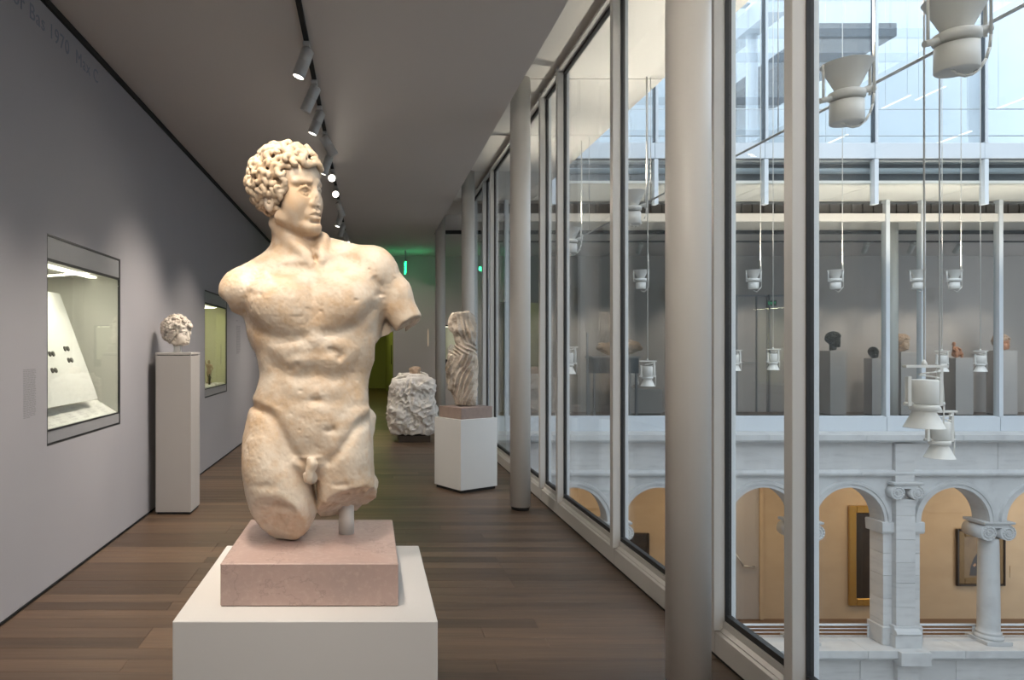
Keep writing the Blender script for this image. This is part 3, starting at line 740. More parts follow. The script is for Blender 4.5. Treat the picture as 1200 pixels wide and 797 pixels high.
def head_axes(yaw, roll):
    th = math.radians(yaw); ro = math.radians(roll)
    s0 = np.array([-math.cos(th), math.sin(th), 0]); f = np.array([math.sin(th), math.cos(th), 0]); t0 = np.array([0, 0, 1.])
    return math.cos(ro)*s0-math.sin(ro)*t0, f, math.cos(ro)*t0+math.sin(ro)*s0
def carve_face(V_, O, s, f, t):
    """a youthful classical face; s to its right, f forward, t up"""
    R = np.stack([s, f, t])
    def h(p): return O+p[0]*s+p[1]*f+p[2]*t
    E = lambda p, r, k=4, mode='add': V_.ell(h(p), r, k, R, mode)
    K = lambda a, b, ra, rb, k=4, mode='add': V_.cap(h(a), h(b), ra, rb, k, mode)
    E((0, -4, 8), (32, 40, 35)); E((0, 18, -18), (25, 20, 36), 8); E((0, 20, 8), (25, 17, 21), 6)
    for q in (1, -1):
        K((q*22, 4, -36), (q*6, 29, -49), 7.5, 8, 8); E((q*15, 20, -22), (13, 14, 20), 6)
        K((q*21, 27.5, .5), (q*6, 35.6, .8), 4.4, 4.2, 3)
    E((0, 33, -49.5), (10.5, 9, 8.5), 4); K((0, 18, -46), (0, 0, -42), 9, 12, 8)
    for q in (1, -1):
        E((q*13, 37.2, -9.5), (9.8, 9.5, 6.8), 3, 'sub')
        E((q*12.7, 27.4, -9.5), (8.4, 6.6, 6.0), 1)
        up = [(q*21, 29.0, -10.5), (q*17, 32.8, -6.6), (q*12, 34.6, -5.2), (q*7, 34.2, -7.2), (q*4.5, 32.8, -10)]
        V_.tube([h(p) for p in up], [1.3, 1.7, 1.8, 1.6, 1.2], 1.2)
        dn = [(q*20, 29.2, -11.5), (q*16, 32.4, -13.6), (q*11, 33.8, -14.2), (q*6, 33.2, -12.2)]
        V_.tube([h(p) for p in dn], [1, 1.3, 1.4, 1.2], 1.5)
    K((0, 33, 0), (0, 39.5, -22), 4.6, 5.8, 4); E((5.5, 36.5, -24), (4.2, 5, 4), 2.5); E((-5.5, 36.5, -24), (4.2, 5, 4), 2.5)
    V_.cut(h((0, 42.2, -22)), f*.93+t*-.1+s*.2, 1, 1.0, .3, h((0, 44, -22))-14, h((0, 44, -22))+14)
    E((0, 34, -36), (13, 5.5, 9), 5)
    V_.tube([h(p) for p in ((-10.5, 33.5, -36.2), (-4, 38.2, -33.6), (0, 38.3, -34.4), (4, 38.2, -33.6), (10.5, 33.5, -36.2))], [1.4, 2.7, 2.5, 2.7, 1.4], 1.5)
    V_.tube([h(p) for p in ((-8.5, 34, -39), (-3.5, 37.4, -40.3), (3.5, 37.4, -40.3), (8.5, 34, -39))], [1.6, 3.1, 3.1, 1.6], 1.5)
    V_.tube([h(p) for p in ((-10.5, 35.2, -36.8), (-4, 40.6, -36.6), (0, 40.6, -37.1), (4, 40.6, -36.6), (10.5, 35.2, -36.8))], [.9, 1.4, 1.4, 1.4, .9], .6, 'sub')
    K((0, 40, -27.5), (0, 40, -31), 1.4, 1.6, 2, 'sub'); E((0, 37.5, -44.5), (9, 3.2, 2.6), 3, 'sub')
    for q in (1, -1):
        E((q*31, -4, -18), (4, 7.5, 13), 2); E((q*34, -3, -17), (2.5, 3.5, 6), 2, 'sub')
def carve_hair(O, s, f, t, step=.8, seed=4, big=1.0):
    R = np.stack([s, f, t])
    def h(p): return O+p[0]*s+p[1]*f+p[2]*t
    W = Vol(h((0, -4, 4))-56, h((0, -4, 4))+58, step)
    def T(fv): return np.interp(fv, [-45, 0, 6, 12, 20, 24, 30, 60], [-38, -33, -26, -8, 7, 14, 17, 18])
    W.ell(h((0, -4, 8)), (33.5, 41.5, 37), 0, R)
    sl, X, Yy, Z = W.box(W.lo, W.lo+W.h*W.n)
    X = X-O[0]; Yy = Yy-O[1]; Z = Z-O[2]
    fv = f[0]*X+f[1]*Yy+f[2]*Z; tv = t[0]*X+t[1]*Yy+t[2]*Z
    W.F = np.maximum(W.F, (T(fv)-tv).astype(np.float32)*.8)
    rnd = random.Random(seed); pts = []
    for i in range(4000):
        d = np.array([rnd.gauss(0, 1), rnd.gauss(0, 1), rnd.gauss(0, 1)]); d /= np.linalg.norm(d)
        p = np.array([0, -4, 8])+d*np.array([35.5, 43.5, 39])
        if p[2] < T(p[1])+1.5: continue
        if any(np.sum((p-q)**2) < (7.4*big)**2 for q, _ in pts): continue
        pts.append((p, d))
    for p, d in pts:
        a = np.cross(d, [0, 0, 1.]); a /= np.linalg.norm(a)+1e-6; b = np.cross(d, a)
        ph = rnd.uniform(0, 6.28); sg = rnd.choice((1, -1)); R0 = rnd.uniform(6.2, 9.5)*big; turns = rnd.uniform(.6, 1.05); up = rnd.uniform(2.5, 6)*big
        q = []; rs = []
        for j in range(9):
            e = j/8; rr = R0*(1-.8*e); an = ph+sg*turns*6.283*e
            q.append(h(p+a*rr*math.cos(an)+b*rr*math.sin(an)+d*(up*math.sin(1.7*e)-.013*rr*rr/big))); rs.append((1.9+1.7*math.sin(PI*min(1, .15+e*.85)))*big)
        W.tube(q, rs, .7)
    return W

def build_torso():
    V_ = Vol((-112, -66, -238), (142, 78, 236), 1.0)
    def lo(rows, k=6, n=2.2, **a):
        V_.loft([(400-v, u-360, A, w, B) for v, u, A, w, B in rows], k, n, **a)
    S = lambda u, v, w, r, k=6, **a: V_.ell(sp(u, v, w), r, k, **a)
    C = lambda a, b, ra, rb, k=6, **kw: V_.cap(sp(*a), sp(*b), ra, rb, k, **kw)
    lo([(296, 364, 46, -10, 20), (306, 366, 62, -8, 26), (320, 368, 73, -6, 32), (340, 367.5, 77, -4, 37), (368, 368, 79, -3, 41), (395, 369, 75, -2, 41),
        (415, 370.5, 70.5, -2, 40), (440, 368.5, 64.5, -2, 36), (455, 366, 65, -1, 36), (468, 364, 67.5, -1, 37.5), (480, 364.5, 67, -1, 39), (500, 361, 71, -3, 41),
        (525, 360, 73, -5, 41), (545, 361, 66, -6, 38), (556, 362, 55, -6, 30)], 6, 2.25)
    # neck and shoulders
    C((338, 238, -8), (351, 306, -10), 24, 29, 8)
    C((345, 302, -14), (288, 338, -6), 24, 25, 14); C((384, 300, -14), (430, 316, -6), 22, 26, 14)
    S(285, 342, -3, (28.5, 29, 26), 10); S(437, 320, -4, (27, 31, 31), 10)
    C((441, 318, -4), (489, 396, -4), 22, 16.5, 10); S(468, 345, -4, (15, 17, 20), 8)
    C((323, 262, 8), (367, 308, 22), 8, 6.5, 7); C((378, 280, 4), (376, 306, 20), 8, 6, 7)
    # chest masses
    S(330, 354, 20, (40, 25, 34), 14); S(407, 351, 20, (37, 25, 34), 14)
    S(303, 372, -14, (14, 24, 42), 8); S(434, 368, -14, (13, 24, 40), 8)
    # buttocks and back
    S(330, 522, -28, (36, 26, 38), 10); S(398, 520, -28, (34, 26, 36), 10)
    # stump of the left arm: a clean slanted cut
    V_.cut(sp(479, 381, -4), (.52, .34, -.78), 2, .7, .12, sp(440, 425, -50), sp(505, 340, 45))
    # remnant of cloth behind the left arm, remnant of the hand on the hip
    C((444, 340, -24), (449, 402, -26), 13, 14, 4); C((430, 489, -12), (430, 501, -12), 10.5, 9, 2)
    V_.cut(sp(454, 391, -26), (.38, -.1, -.92), 1, .8, .15, sp(436, 415, -60), sp(475, 380, 6))
    V_.ell(sp(263, 356, 0), (7, 12, 6), 8, mode='sub')
    base = V_.F; V_.F = np.full_like(base, 30.0)
    # thighs: sculpted apart so that the slit between them stays open, then joined to the trunk
    lo([(478, 320, 28, -3, 32), (500, 319, 30, -3, 38), (515, 318, 32, -2, 42), (530, 319, 34.5, 0, 44), (550, 323.5, 38.5, 2, 46), (570, 328, 40, 3, 46), (585, 331, 39.5, 4, 45),
        (600, 334, 37, 4, 41), (613, 336, 30, 3, 35), (622, 337, 23, 2, 27), (629, 337, 14, 1, 18)], 5, 2.15)
    V_.cut(sp(328, 586, 47), (-.14, .82, -.55), 2, 1.2, .07)
    V_.ell(sp(324, 602, 52), (24, 17, 12), 3, mode='sub')
    th1 = V_.F; V_.F = np.full_like(base, 30.0)
    lo([(480, 405, 26, -4, 32), (500, 405, 29, -4, 38), (515, 405.5, 31, -4, 41), (530, 406, 31.5, -4, 43), (550, 405, 33.5, -5, 44), (565, 405.5, 34.8, -5, 44), (585, 406.5, 35.5, -6, 43), (612, 407, 36, -6, 40)], 5, 2.3)
    V_.cut(sp(406, 588, 0), (.30, .45, -.84), 2, 2.4, .075)
    V_.cut(sp(409, 572, 40), (.10, .9, -.45), 2, 2.0, .1)
    V_.ell(sp(438, 566, -14), (5.5, 11, 8), 3)
    th2 = V_.F
    def sm(a, b, k):
        h = np.maximum(k-np.abs(a-b), 0)/k
        return np.minimum(a, b)-h*h*k*.25
    V_.F = sm(base, sm(th1, th2, 1.0), 8); del base, th1, th2
    S(363, 560, 40, (8.5, 8, 8.5), 3); C((364, 545, 45), (362.5, 560, 48), 5.5, 4.6, 2); S(362, 563, 48, (5, 4.5, 5), 1.5)
    # ---- head
    s, f, t = head_axes(57, 5); O = sp(338, 219, 6)
    carve_face(V_, O, s, f, t)
    # ---- muscle relief and weathering close to the surface
    ix, x, y, z = V_.band(8)
    Y = SD-y*SK; u = 432+(SX+x*SK)/Y*800; v = 408+(CAM_Z-(SZ+z*SK))/Y*800
    H, u0, v0 = relief()
    a = np.clip(u-u0, 0, 298); b = np.clip(v-v0, 0, 518); ai = a.astype(int); bi = b.astype(int); a -= ai; b -= bi
    hh = (H[bi, ai]*(1-a)+H[bi, ai+1]*a)*(1-b)+(H[bi+1, ai]*(1-a)+H[bi+1, ai+1]*a)*b
    hh *= 1/(1+np.exp(-(y-6)/5))
    body = np.clip((v-285)/25, .15, 1)
    hh += body*(.5*N3(x/22, y/22, z/22)+.3*N3(x/8, y/8, z/8)+.3*N3(x/3, y/3, z/3)-1.6*np.clip(N3(x/4.5+9, y/4.5, z/4.5)-.5, 0, 1)*np.clip(N3(x/30+4, y/30, z/30)*2+.4, 0, 1))
    V_.F[ix] -= hh
    verts, quads = V_.mesh()
    W = carve_hair(O, s, f, t)
    hv, hq = W.mesh()
    return verts, quads, hv, hq

def statue_mesh(name, V, Q):
    W = np.stack([V[:, 0]*SK, -V[:, 1]*SK, V[:, 2]*SK], 1)
    return np_mesh(name, W, Q[:, ::-1])

if 1:                                                # build and place it
    _v, _q, _hv, _hq = build_torso()
    base_z = float(_v[:, 2].min())*SK
    off = np.array([0, 0, -base_z/SK])
    torso = bpy.data.objects.new('marble_torso', statue_mesh('marble_torso', _v+off, _q)); COL.objects.link(torso)
    torso.location = (SX, SD, SZ+base_z); torso.data.materials.append(M_marble)
    tag(torso, 'large armless marble torso of a nude youth with curly hair, head turned to the windows', 'statue')
    hair = bpy.data.objects.new('hair', statue_mesh('hair', _hv+off, _hq)); COL.objects.link(hair); hair.parent = torso
    hair.data.materials.append(M_hair)
    print('torso', len(_v), 'hair', len(_hv), 'base z', SZ+base_z)
# ---------------------------------------------------------------- statue pedestal
px0, px1 = PX(202, 1.79), PX(513, 1.79); zt = CAM_Z-.716
p = empty('statue_pedestal', ((px0+px1)/2, 2.14, 0), 'low white box pedestal carrying the pink stone block and marble torso', 'pedestal')
MB().box(px0, px1, 1.79, 2.475, .03, zt).build('body', M_pedestal, p, .0025)
MB().box(px0+.02, px1-.02, 1.81, 2.455, 0, .03).build('recessed_foot', M_black, p)
qx0, qx1 = PX(258, 1.89), PX(467, 1.89)
pl = MB().box(qx0, qx1, 1.89, 2.372, zt+.0008, CAM_Z-.596).build('stone_plinth', M_plinth, None, .003)
tag(pl, 'pink veined stone block between the white pedestal and the marble torso', 'plinth')
Yr = 2.2; rx = PX(406, Yr)
rod = MB().cyl((rx, Yr, CAM_Z-.596), (rx, Yr, CAM_Z-.596+.14), 9*Yr/800, n=28).build('support_post', M_lamp, None)
tag(rod, 'short pale grey cylindrical post holding up the broken thigh of the torso', 'support')

# ---------------------------------------------------------------- tall pedestal with a curly head, against the left wall
y0 = 5.95
p = empty('tall_pedestal', (-1.7, y0+.155, 0), 'tall slim grey pedestal by the left wall, carrying the curly marble head', 'pedestal')
MB().box(-1.857, -1.549, y0, y0+.31, .02, 1.385).build('body', M_pedgrey, p, .002)
MB().box(-1.857, -1.549, y0, y0+.31, 1.392, 1.412).build('top_plate', M_pedgrey, p, .002)
MB().box(-1.845, -1.56, y0+.01, y0+.30, 1.384, 1.393).build('shadow_gap', M_black, p)
MB().box(-1.845, -1.56, y0+.01, y0+.30, 0, .021).build('recessed_foot', M_black, p)
def local_mesh(name, V, Q, k):
    return np_mesh(name, np.stack([V[:, 0]*k, -V[:, 1]*k, V[:, 2]*k], 1), Q[:, ::-1])
def make_head(yaw, roll, seed, lo_cut, step=1.5, neck=True, big=1.0):
    """head in units of 1/105 of its height; the volume is cut below lo_cut"""
    V_ = Vol((-60, -60, -92), (60, 60, 58), step)
    s, f, t = head_axes(yaw, roll); O = np.zeros(3)
    if neck: V_.cap((0, -8, -20), (0, -8, -90), 22, 24, 6)
    carve_face(V_, O, s, f, t)
    V_.cut((0, 0, lo_cut), (.12, .15, -1), 2, 2.5, .09)
    ix, x, y, z = V_.band(6); V_.F[ix] -= .6*N3(x/9, y/9, z/9)
    W = carve_hair(O, s, f, t, step, seed, big); W.cut((0, 0, lo_cut), (.1, .1, -1), 2, 2, .1)
    return V_.mesh(), W.mesh()
def place_head(name, data, k, loc, m, label, cat='statue head', mh=None):
    (v, q), (hv, hq) = data
    zmin = v[:, 2].min()
    o = bpy.data.objects.new(name, local_mesh(name, v-[0, 0, zmin], q, k)); COL.objects.link(o); o.location = loc; o.data.materials.append(m)
    h = bpy.data.objects.new('hair', local_mesh('hair', hv-[0, 0, zmin], hq, k)); COL.objects.link(h); h.parent = o; h.data.materials.append(mh or m)
    return tag(o, label, cat)
HA = make_head(72, -6, 9, -44, 1.1, False, 1.35)
place_head('curly_sculpture', HA, .00285, (PX(208, 6.1)-.0, 6.105, 1.462), M_head, 'broken curly marble head turned right, mounted on a short pin above the tall grey pedestal')
pin = MB().box(PX(208, 6.1)-.03, PX(208, 6.1)+.03, 6.085, 6.125, 1.412, 1.50).build('mounting_pin', M_steel, None, .003)
tag(pin, 'short flat steel mount under the curly marble head', 'mount')

# ---------------------------------------------------------------- wall cases
def wall_case(a, b, label, lining, depth, sill):
    c = empty('display_case', (XL, (a+b)/2, CZ0), label, 'display case')
    t = .02; zg = 1.98
    m = MB()
    X0 = XL-depth
    m.box(X0-.01, X0, a, b, CZ0+.06, zg+.03); m.box(X0, XL-.016, a-.0, a+.010, CZ0+.06, zg+.03); m.box(X0, XL-.016, b-.010, b, CZ0+.06, zg+.03)
    m.box(X0, XL-.03, a+.012, b-.012, CZ0+.06, CZ0+.08)
    m.build('lining', lining, c)
    MB().box(X0, XL-.03, a+.012, b-.012, zg+.02, zg+.03).build('light_diffuser', M_boardw, c)
    MB().box(XL-.22, XL-.16, a+.06, b-.06, zg+.006, zg+.02).build('light_strip', M_strip, c)
    MB().box(XL-.03, XL-.004, a+.014, b-.014, zg+.014, CZ1-.014).build('header_panel', M_caseframe, c, .002)
    MB().box(XL-.03, XL-.004, a+.014, b-.014, CZ0+.014, sill-.004).build('sill_panel', M_caseframe, c, .002)
    g = MB()
    for z0, z1 in ((CZ1-.014, CZ1), (zg-.002, zg+.014), (CZ0, CZ0+.014), (sill-.006, sill+.002)): g.box(XL-.016, XL-.001, a, b, z0, z1)
    for y0, y1 in ((a, a+.012), (b-.012, b)): g.box(XL-.016, XL-.001, y0, y1, CZ0, CZ1)
    g.build('edge_frame', M_gasket, c)
    MB().box(XL-.014, XL-.008, a+.014, b-.014, sill+.002, zg-.002).build('glass_pane', M_glass, c)
    light('AREA', (XL-.19, (a+b)/2, zg-.0), (XL-.26, (a+b)/2, 1), 10 if lining is M_casein else 10, (1, .95, .78) if lining is M_casein else (1, .95, .62), sx=.1, sy=b-a-.15)
    return c
a, b = CASES[0]
c1 = wall_case(a, b, 'large lit wall case near the viewer with a white leaning board of coins', M_casein, .62, .953)
bd = MB(); th = .02
bd.add([(-2.0, a+.014, 1.077), (-2.0, 5.05, 1.077), (-2.285, 5.05, 1.854), (-2.285, a+.014, 1.854), (-2.022, a+.014, 1.077), (-2.022, 5.05, 1.077), (-2.307, 5.05, 1.854), (-2.307, a+.014, 1.854)],
       [[0, 1, 2, 3], [7, 6, 5, 4], [0, 4, 5, 1], [1, 5, 6, 2], [2, 6, 7, 3], [3, 7, 4, 0]])
bd.box(-2.5, -2.3, a+.2, 4.9, 1.2, 1.22)
bo = bd.build('leaning_board', M_boardw, None); tag(bo, 'white leaning display board with pairs of small coins in the near wall case', 'board')
dk = MB().ext([(-1.955, .942), (-1.955, .958), (-2.10, 1.05), (-2.5, 1.05), (-2.5, .942)], a+.016, b-.016, 'y').build('label_deck', M_boardw, c1)
m = MB(); r_ = random.Random(2)
for k in range(5):
    for j in range(6):
        yy = a+.1+j*.18
        for l in range(4):
            t = .1+.16*k+.03*l; x = -1.955-.145*t; z = .958+.092*t+.0004
            w = r_.uniform(.06, .11); m.add([(x, yy, z), (x, yy+w, z), (x-.001, yy+w, z+.0006), (x-.001, yy, z+.0006)], [[0, 1, 2, 3]])
lt = m.build('label_text', M_textgrey, dk, fix=False); lt['kind'] = 'stuff'
prs = [((77.5, 408.6), 'upper right'), ((82, 422), 'lower right'), ((60, 415), 'upper left'), ((63, 434.5), 'lower left')]
for (u, v), lab in prs:
    best = None
    for i in range(200):
        t = i/200; x = -2.0-.285*t; y = x*800/(u-432); z = 1.077+.777*t
        e = abs(408-(z-CAM_Z)*800/y-v)
        if best is None or e < best[0]: best = (e, t, y)
    t, yc = best[1:]
    for sgn, side in ((-1, 'left'), (1, 'right')):
        x = -2.0-.285*t; z = 1.077+.777*t; nx, nz = .939, .344
        o = MB().cyl((x, yc+sgn*.024, z), (x+nx*.007, yc+sgn*.024, z+nz*.007), .019, .017, 14).build('coin', M_coin, None)
        tag(o, 'small dark coin, %s one of the %s pair on the white board' % (side, lab), 'coin', 'coins on the leaning board')
a, b = CASES[1]
c2 = wall_case(a, b, 'yellowish lit wall case farther along the left wall behind the torso shoulder', M_casegreen, .5, .965)
dk = MB().ext([(-1.955, .942), (-1.955, .975), (-1.975, .985), (-2.40, .985), (-2.40, .942)], a+.016, b-.016, 'y').build('label_deck', M_boardw, c2)
def figurine(name, x, y, z, h, m, label):
    V_ = Vol((-14, -12, -2), (14, 12, 62), 1.0)
    V_.loft([(0, 0, 5, 0, 4), (14, 0, 5, 0, 4), (26, 0, 6.5, 0, 4.5), (38, 0, 5, 0, 3.6), (46, 0, 7, 0, 4), (49, 0, 4, 0, 3)], 2)
    V_.ell((0, 0, 55), (3.6, 4, 5), 2); V_.tube([(6, 0, 46), (10, 1, 38), (7, 4, 30)], [2, 1.7, 1.4], 2); V_.tube([(-6, 0, 46), (-10, 1, 52), (-11, 2, 59)], [2, 1.7, 1.4], 2)
    V_.ell((0, 0, 0), (8, 7, 2.5), 1)
    v, q = V_.mesh(); k = h/60
    o = bpy.data.objects.new(name, local_mesh(name, v-[0, 0, v[:, 2].min()], q, k)); COL.objects.link(o); o.location = (x, y, z); o.data.materials.append(m)
    return tag(o, label, 'figurine')
figurine('figurine', -2.02, 8.66, .987, .13, M_bronze, 'tiny dark bronze figurine at the left of the yellowish case')
figurine('figurine', -2.10, 8.98, .987, .30, M_tan, 'taller thin tan figurine in the yellowish case')
for k, (z, rr) in enumerate(((1.62, .035), (1.50, .018))):
    o = MB().lathe([(.004, 0), (rr, .004), (rr, .012), (rr*.6, .016)], (-2.428, 9.0, z), 16, (1, 0, 0)).build('wall_ornament', M_tan, None)
    tag(o, 'small tan ornament pinned to the back of the yellowish case, %s of two' % ('upper' if k == 0 else 'lower'), 'ornament')

# ---------------------------------------------------------------- draped figure on its corner-on pedestal
A = Vector((.917, 6.79)); e1 = Vector((.411, .26)).normalized(); e2 = Vector((-e1.y, e1.x)); w1, w2 = .486, .425
def quad(i): return [tuple(A+e1*i+e2*i), tuple(A+e1*(w1-i)+e2*i), tuple(A+e1*(w1-i)+e2*(w2-i)), tuple(A+e1*i+e2*(w2-i))]
cc = A+e1*w1/2+e2*w2/2
p = empty('figure_pedestal', (cc.x, cc.y, 0), 'white pedestal set corner-on beside the glass, under the draped figure', 'pedestal')
MB().hexa(quad(0), .03, .734).build('body', M_pedwhite, p, .002); MB().hexa(quad(.015), 0, .03).build('recessed_foot', M_black, p)
o = MB().hexa(quad(.035), .7345, .85).build('stone_plinth', M_brownstone, None, .003); tag(o, 'brown stone block under the draped headless figure', 'plinth')
def build_draped():
    k = 7.02/800
    V_ = Vol((-24, -20, -2), (24, 22, 118), .62)
    r = lambda v, u, a, w, b: (475-v, u-543, a, w, b)
    V_.loft([r(475, 547, 10.5, 0, 9), r(466, 546, 13, 0, 10), r(450, 543.5, 16.5, 0, 11), (475-432, .5, 17.5, 0, 11.5), r(414, 545.5, 14.5, 1, 11.5), r(402, 546.5, 12, 1, 10), r(390, 545.5, 12.5, 1, 10.5), r(378, 543.5, 13, 0, 10), r(369, 543, 11.5, 0, 8.5), r(365, 542.5, 8, 0, 6)], 4, 2.3)
    V_.ell((0, 2, 108), (10, 9, 5), 4)                                    # broken neck and shoulders
    V_.cap((-10, 0, 101), (-12, 3, 91), 6, 4.5, 4); V_.cap((10, 0, 101), (11.5, 2, 86), 5.5, 4.5, 4)
    V_.tube([(-13, 3, 62), (-15.5, 4, 40), (-14.5, 4, 20)], [3.5, 4, 3], 3)
    V_.ell((2, 8, 60), (9, 7, 11), 6); V_.ell((7, 7, 86), (5, 6, 5), 4); V_.ell((-5, 7, 88), (5, 6, 5), 4)
    V_.ell((7, 9, 33), (5.5, 6, 16), 5)
    V_.ell((-18.5, 0, 74), (6, 16, 10), 4, mode='sub')
    V_.cut((0, 0, 110), (-.2, .1, 1), 1, 1.2, .2)
    ix, x, y, z = V_.band(5)
    wq = 2.2*N3(x/13, y/13, z/17)
    an = np.arctan2(y, x)*13
    low = np.clip((66-z)/14, 0, 1); up = np.clip((z-70)/10, 0, 1)*np.clip((104-z)/8, .2, 1); mid = np.clip(1-np.abs(z-66)/9, 0, 1)
    f1 = np.sin((an*1.0+z*.36)/1.75+wq*.8); f2 = np.sin((an*.9-z*.25)/1.7+wq*.7); f3 = np.sin((z*1.0+x*.6)/1.7+wq*.8)
    f1 = 1-2.2*np.abs(f1); f3 = 1-2.2*np.abs(f3); f2 = 1-2.2*np.abs(f2)
    hgt = low*2.0*f1*np.clip(.65+.6*N3(x/9, y/9, z/22), .15, 1)+up*1.3*f2+mid*1.8*f3
    hgt += .5*N3(x/4, y/4, z/4)+.3*N3(x/2, y/2, z/2)
    V_.F[ix] -= hgt
    v, q = V_.mesh()
    o = bpy.data.objects.new('draped_figure', local_mesh('draped_figure', v-[0, 0, v[:, 2].min()], q, k)); COL.objects.link(o)
    o.location = (.972, cc.y, .85); o.data.materials.append(M_marble_grey)
    tag(o, 'weathered headless draped female figure of marble by the glass wall', 'statue')
build_draped()
# ---------------------------------------------------------------- rough boulder-like block farther down the walk
def build_rough():
    V_ = Vol((-34, -32, -4), (34, 32, 84), .9)
    V_.loft([(0, 0, 22, 0, 20), (10, -.5, 25, 0, 23), (40, 0, 25, 0, 23), (56, .5, 24.5, 0, 22), (62, 1, 20, 0, 18), (64, 1, 15, 0, 14)], 3, 4.5)
    V_.ell((-14, 10, 60), (7, 6, 6), 3, mode='sub')
    ix, x, y, z = V_.band(8)
    w = N3(x/14, y/14, z/14)
    ridg = 1-2*np.abs(N3(x/11+w, y/11, (z+x*.5)/7))
    r2 = 1-2*np.abs(N3(x/6+3*w, y/6, (z-x*.4)/5+9))
    V_.F[ix] -= 2.4*w+2.6*ridg*np.clip(N3(x/20+5, y/20, z/20)+.7, 0, 1)+1.7*r2+1.1*N3(x/3, y/3, z/3)
    v, q = V_.mesh(); k = 10.7/800
    loc = (PX(483, 10.7), 10.75, .101)
    o = bpy.data.objects.new('rough_block', local_mesh('rough_block', v-[0, 0, v[:, 2].min()], q, k)); COL.objects.link(o); o.location = loc; o.data.materials.append(M_marble_white)
    tag(o, 'rough hewn white stone block on the floor near the end wall', 'stone block')
    K_ = Vol((-12, -12, -4), (12, 12, 18), .7)
    K_.ell((0, 0, 6), (6, 6, 5), 2); K_.ell((0, 1, 10), (7, 6, 4.5), 2); K_.ell((-4, 3, 4), (4, 4, 4), 2); K_.ell((3, 4, 5), (3.5, 3.5, 4), 2)
    ix, x, y, z = K_.band(4); K_.F[ix] -= 1.6*N3(x/2.6, y/2.6, z/2.6)
    v, q = K_.mesh()
    kn = bpy.data.objects.new('carved_knob', local_mesh('carved_knob', v+[0, 0, 66.5], q, k)); COL.objects.link(kn); kn.parent = o; kn.location = (.05, 0, -.02); kn.data.materials.append(M_tan)
    b = MB().box(loc[0]-.22, loc[0]+.27, 10.5, 11.0, 0, .10).build('timber_base', M_sepia, None, .004); tag(b, 'low dark timber base under the rough white stone block', 'base')
build_rough()

# ---------------------------------------------------------------- lit niche case on the end wall, exit sign
c = empty('niche_case', (2.0, YE, 1.55), 'small lit niche case with pale stones in the end wall, left of the draped figure', 'display case')
x0, x1 = PX(520, YE-.02), PX(552, YE-.02); z0, z1 = ZV(421, YE), ZV(381, YE)
MB().box(x0, x1, YE-.02, YE-.002, z0, z1).build('back_panel', M_casegreen, c)
MB().box(x0-.04, x1, YE-.10, YE-.002, z1-.03, z1).box(x0-.04, x1, YE-.10, YE-.002, z0-.16, z0).box(x0-.04, x0, YE-.10, YE-.002, z0, z1).box(x1-.03, x1, YE-.10, YE-.002, z0, z1).build('black_frame', M_gasket, c)
MB().box(x0, x1-.03, YE-.09, YE-.084, z0, z1-.03).build('glass_pane', M_glass, c)
MB().box(x0+.02, x1-.06, YE-.06, YE-.05, z1-.045, z1-.032).build('light_strip', M_strip, c)
def lump(name, x, y, z, r, m, label, cat, seed, amp=.25):
    V_ = Vol((-16, -16, -14), (16, 16, 14), 1.0); V_.ell((0, 0, 0), (11, 9, 8), 0)
    ix, a, b_, c_ = V_.band(8); V_.F[ix] -= 10*amp*N3(a/5+seed, b_/5, c_/5)+1.2*N3(a/2, b_/2+seed, c_/2)
    v, q = V_.mesh(); k = 1/11
    vv = np.stack([v[:, 0]*k*r[0], -v[:, 1]*k*r[1], (v[:, 2]-v[:, 2].min())*k*r[2]], 1)
    o = bpy.data.objects.new(name, np_mesh(name, vv, q[:, ::-1])); COL.objects.link(o); o.location = (x, y, z); o.data.materials.append(m)
    return tag(o, label, cat)
lump('carved_fragment', x0+.22, YE-.052, z0+.001, (.16, .028, .2), M_head, 'pale carved fragment in the small niche case on the end wall', 'fragment', 3)
s = empty('exit_sign', (PX(475, 14.6), 14.6, 3.2), 'glowing green exit sign hanging from the ceiling at the end of the walk, seen edge-on', 'exit sign')
sx = PX(475, 14.6); zc = ZV(314, 14.6)
MB().box(sx-.014, sx+.014, 14.42, 14.78, zc-.12, zc+.12).build('light_panel', M_exit, s, .003)
MB().box(sx-.03, sx+.03, 14.40, 14.80, zc+.12, zc+.16).box(sx-.012, sx+.012, 14.56, 14.64, zc+.16, ZC).build('housing', M_caseframe, s, .003)
text_mesh('lettering', 'EXIT', .13, M_boardw, s, ((0, 0, -1, -.0155), (-1, 0, 0, 0), (0, 1, 0, zc-3.2-.045), (0, 0, 0, 1)), 'CENTER')
light('POINT', (sx+.12, 14.75, zc), (0, 0, 0), 1.5, (.05, 1, .38), .06)
light('POINT', (sx-.12, 14.75, zc), (0, 0, 0), 1.0, (.05, 1, .38), .06)
s = empty('exit_sign', (PX(906, 15.4), 15.4, ZV(355, 15.4)), 'small green exit sign on the back wall across the courtyard', 'exit sign')
sx, zc = PX(906, 15.4), ZV(355, 15.4)
MB().box(sx-.11, sx+.11, YE-.06, YE-.035, zc-.07, zc+.07).build('housing', M_caseframe, s, .004)
MB().box(sx-.10, sx+.10, YE-.062, YE-.0605, zc-.06, zc+.06).build('dim_face', M_grille, s)
text_mesh('lettering', 'EXIT', .085, emit('exit_letters', (.05, .8, .35), .45), s, ((1, 0, 0, 0), (0, 0, -1, YE-.063-15.4), (0, 1, 0, -.03), (0, 0, 0, 1)), 'CENTER')

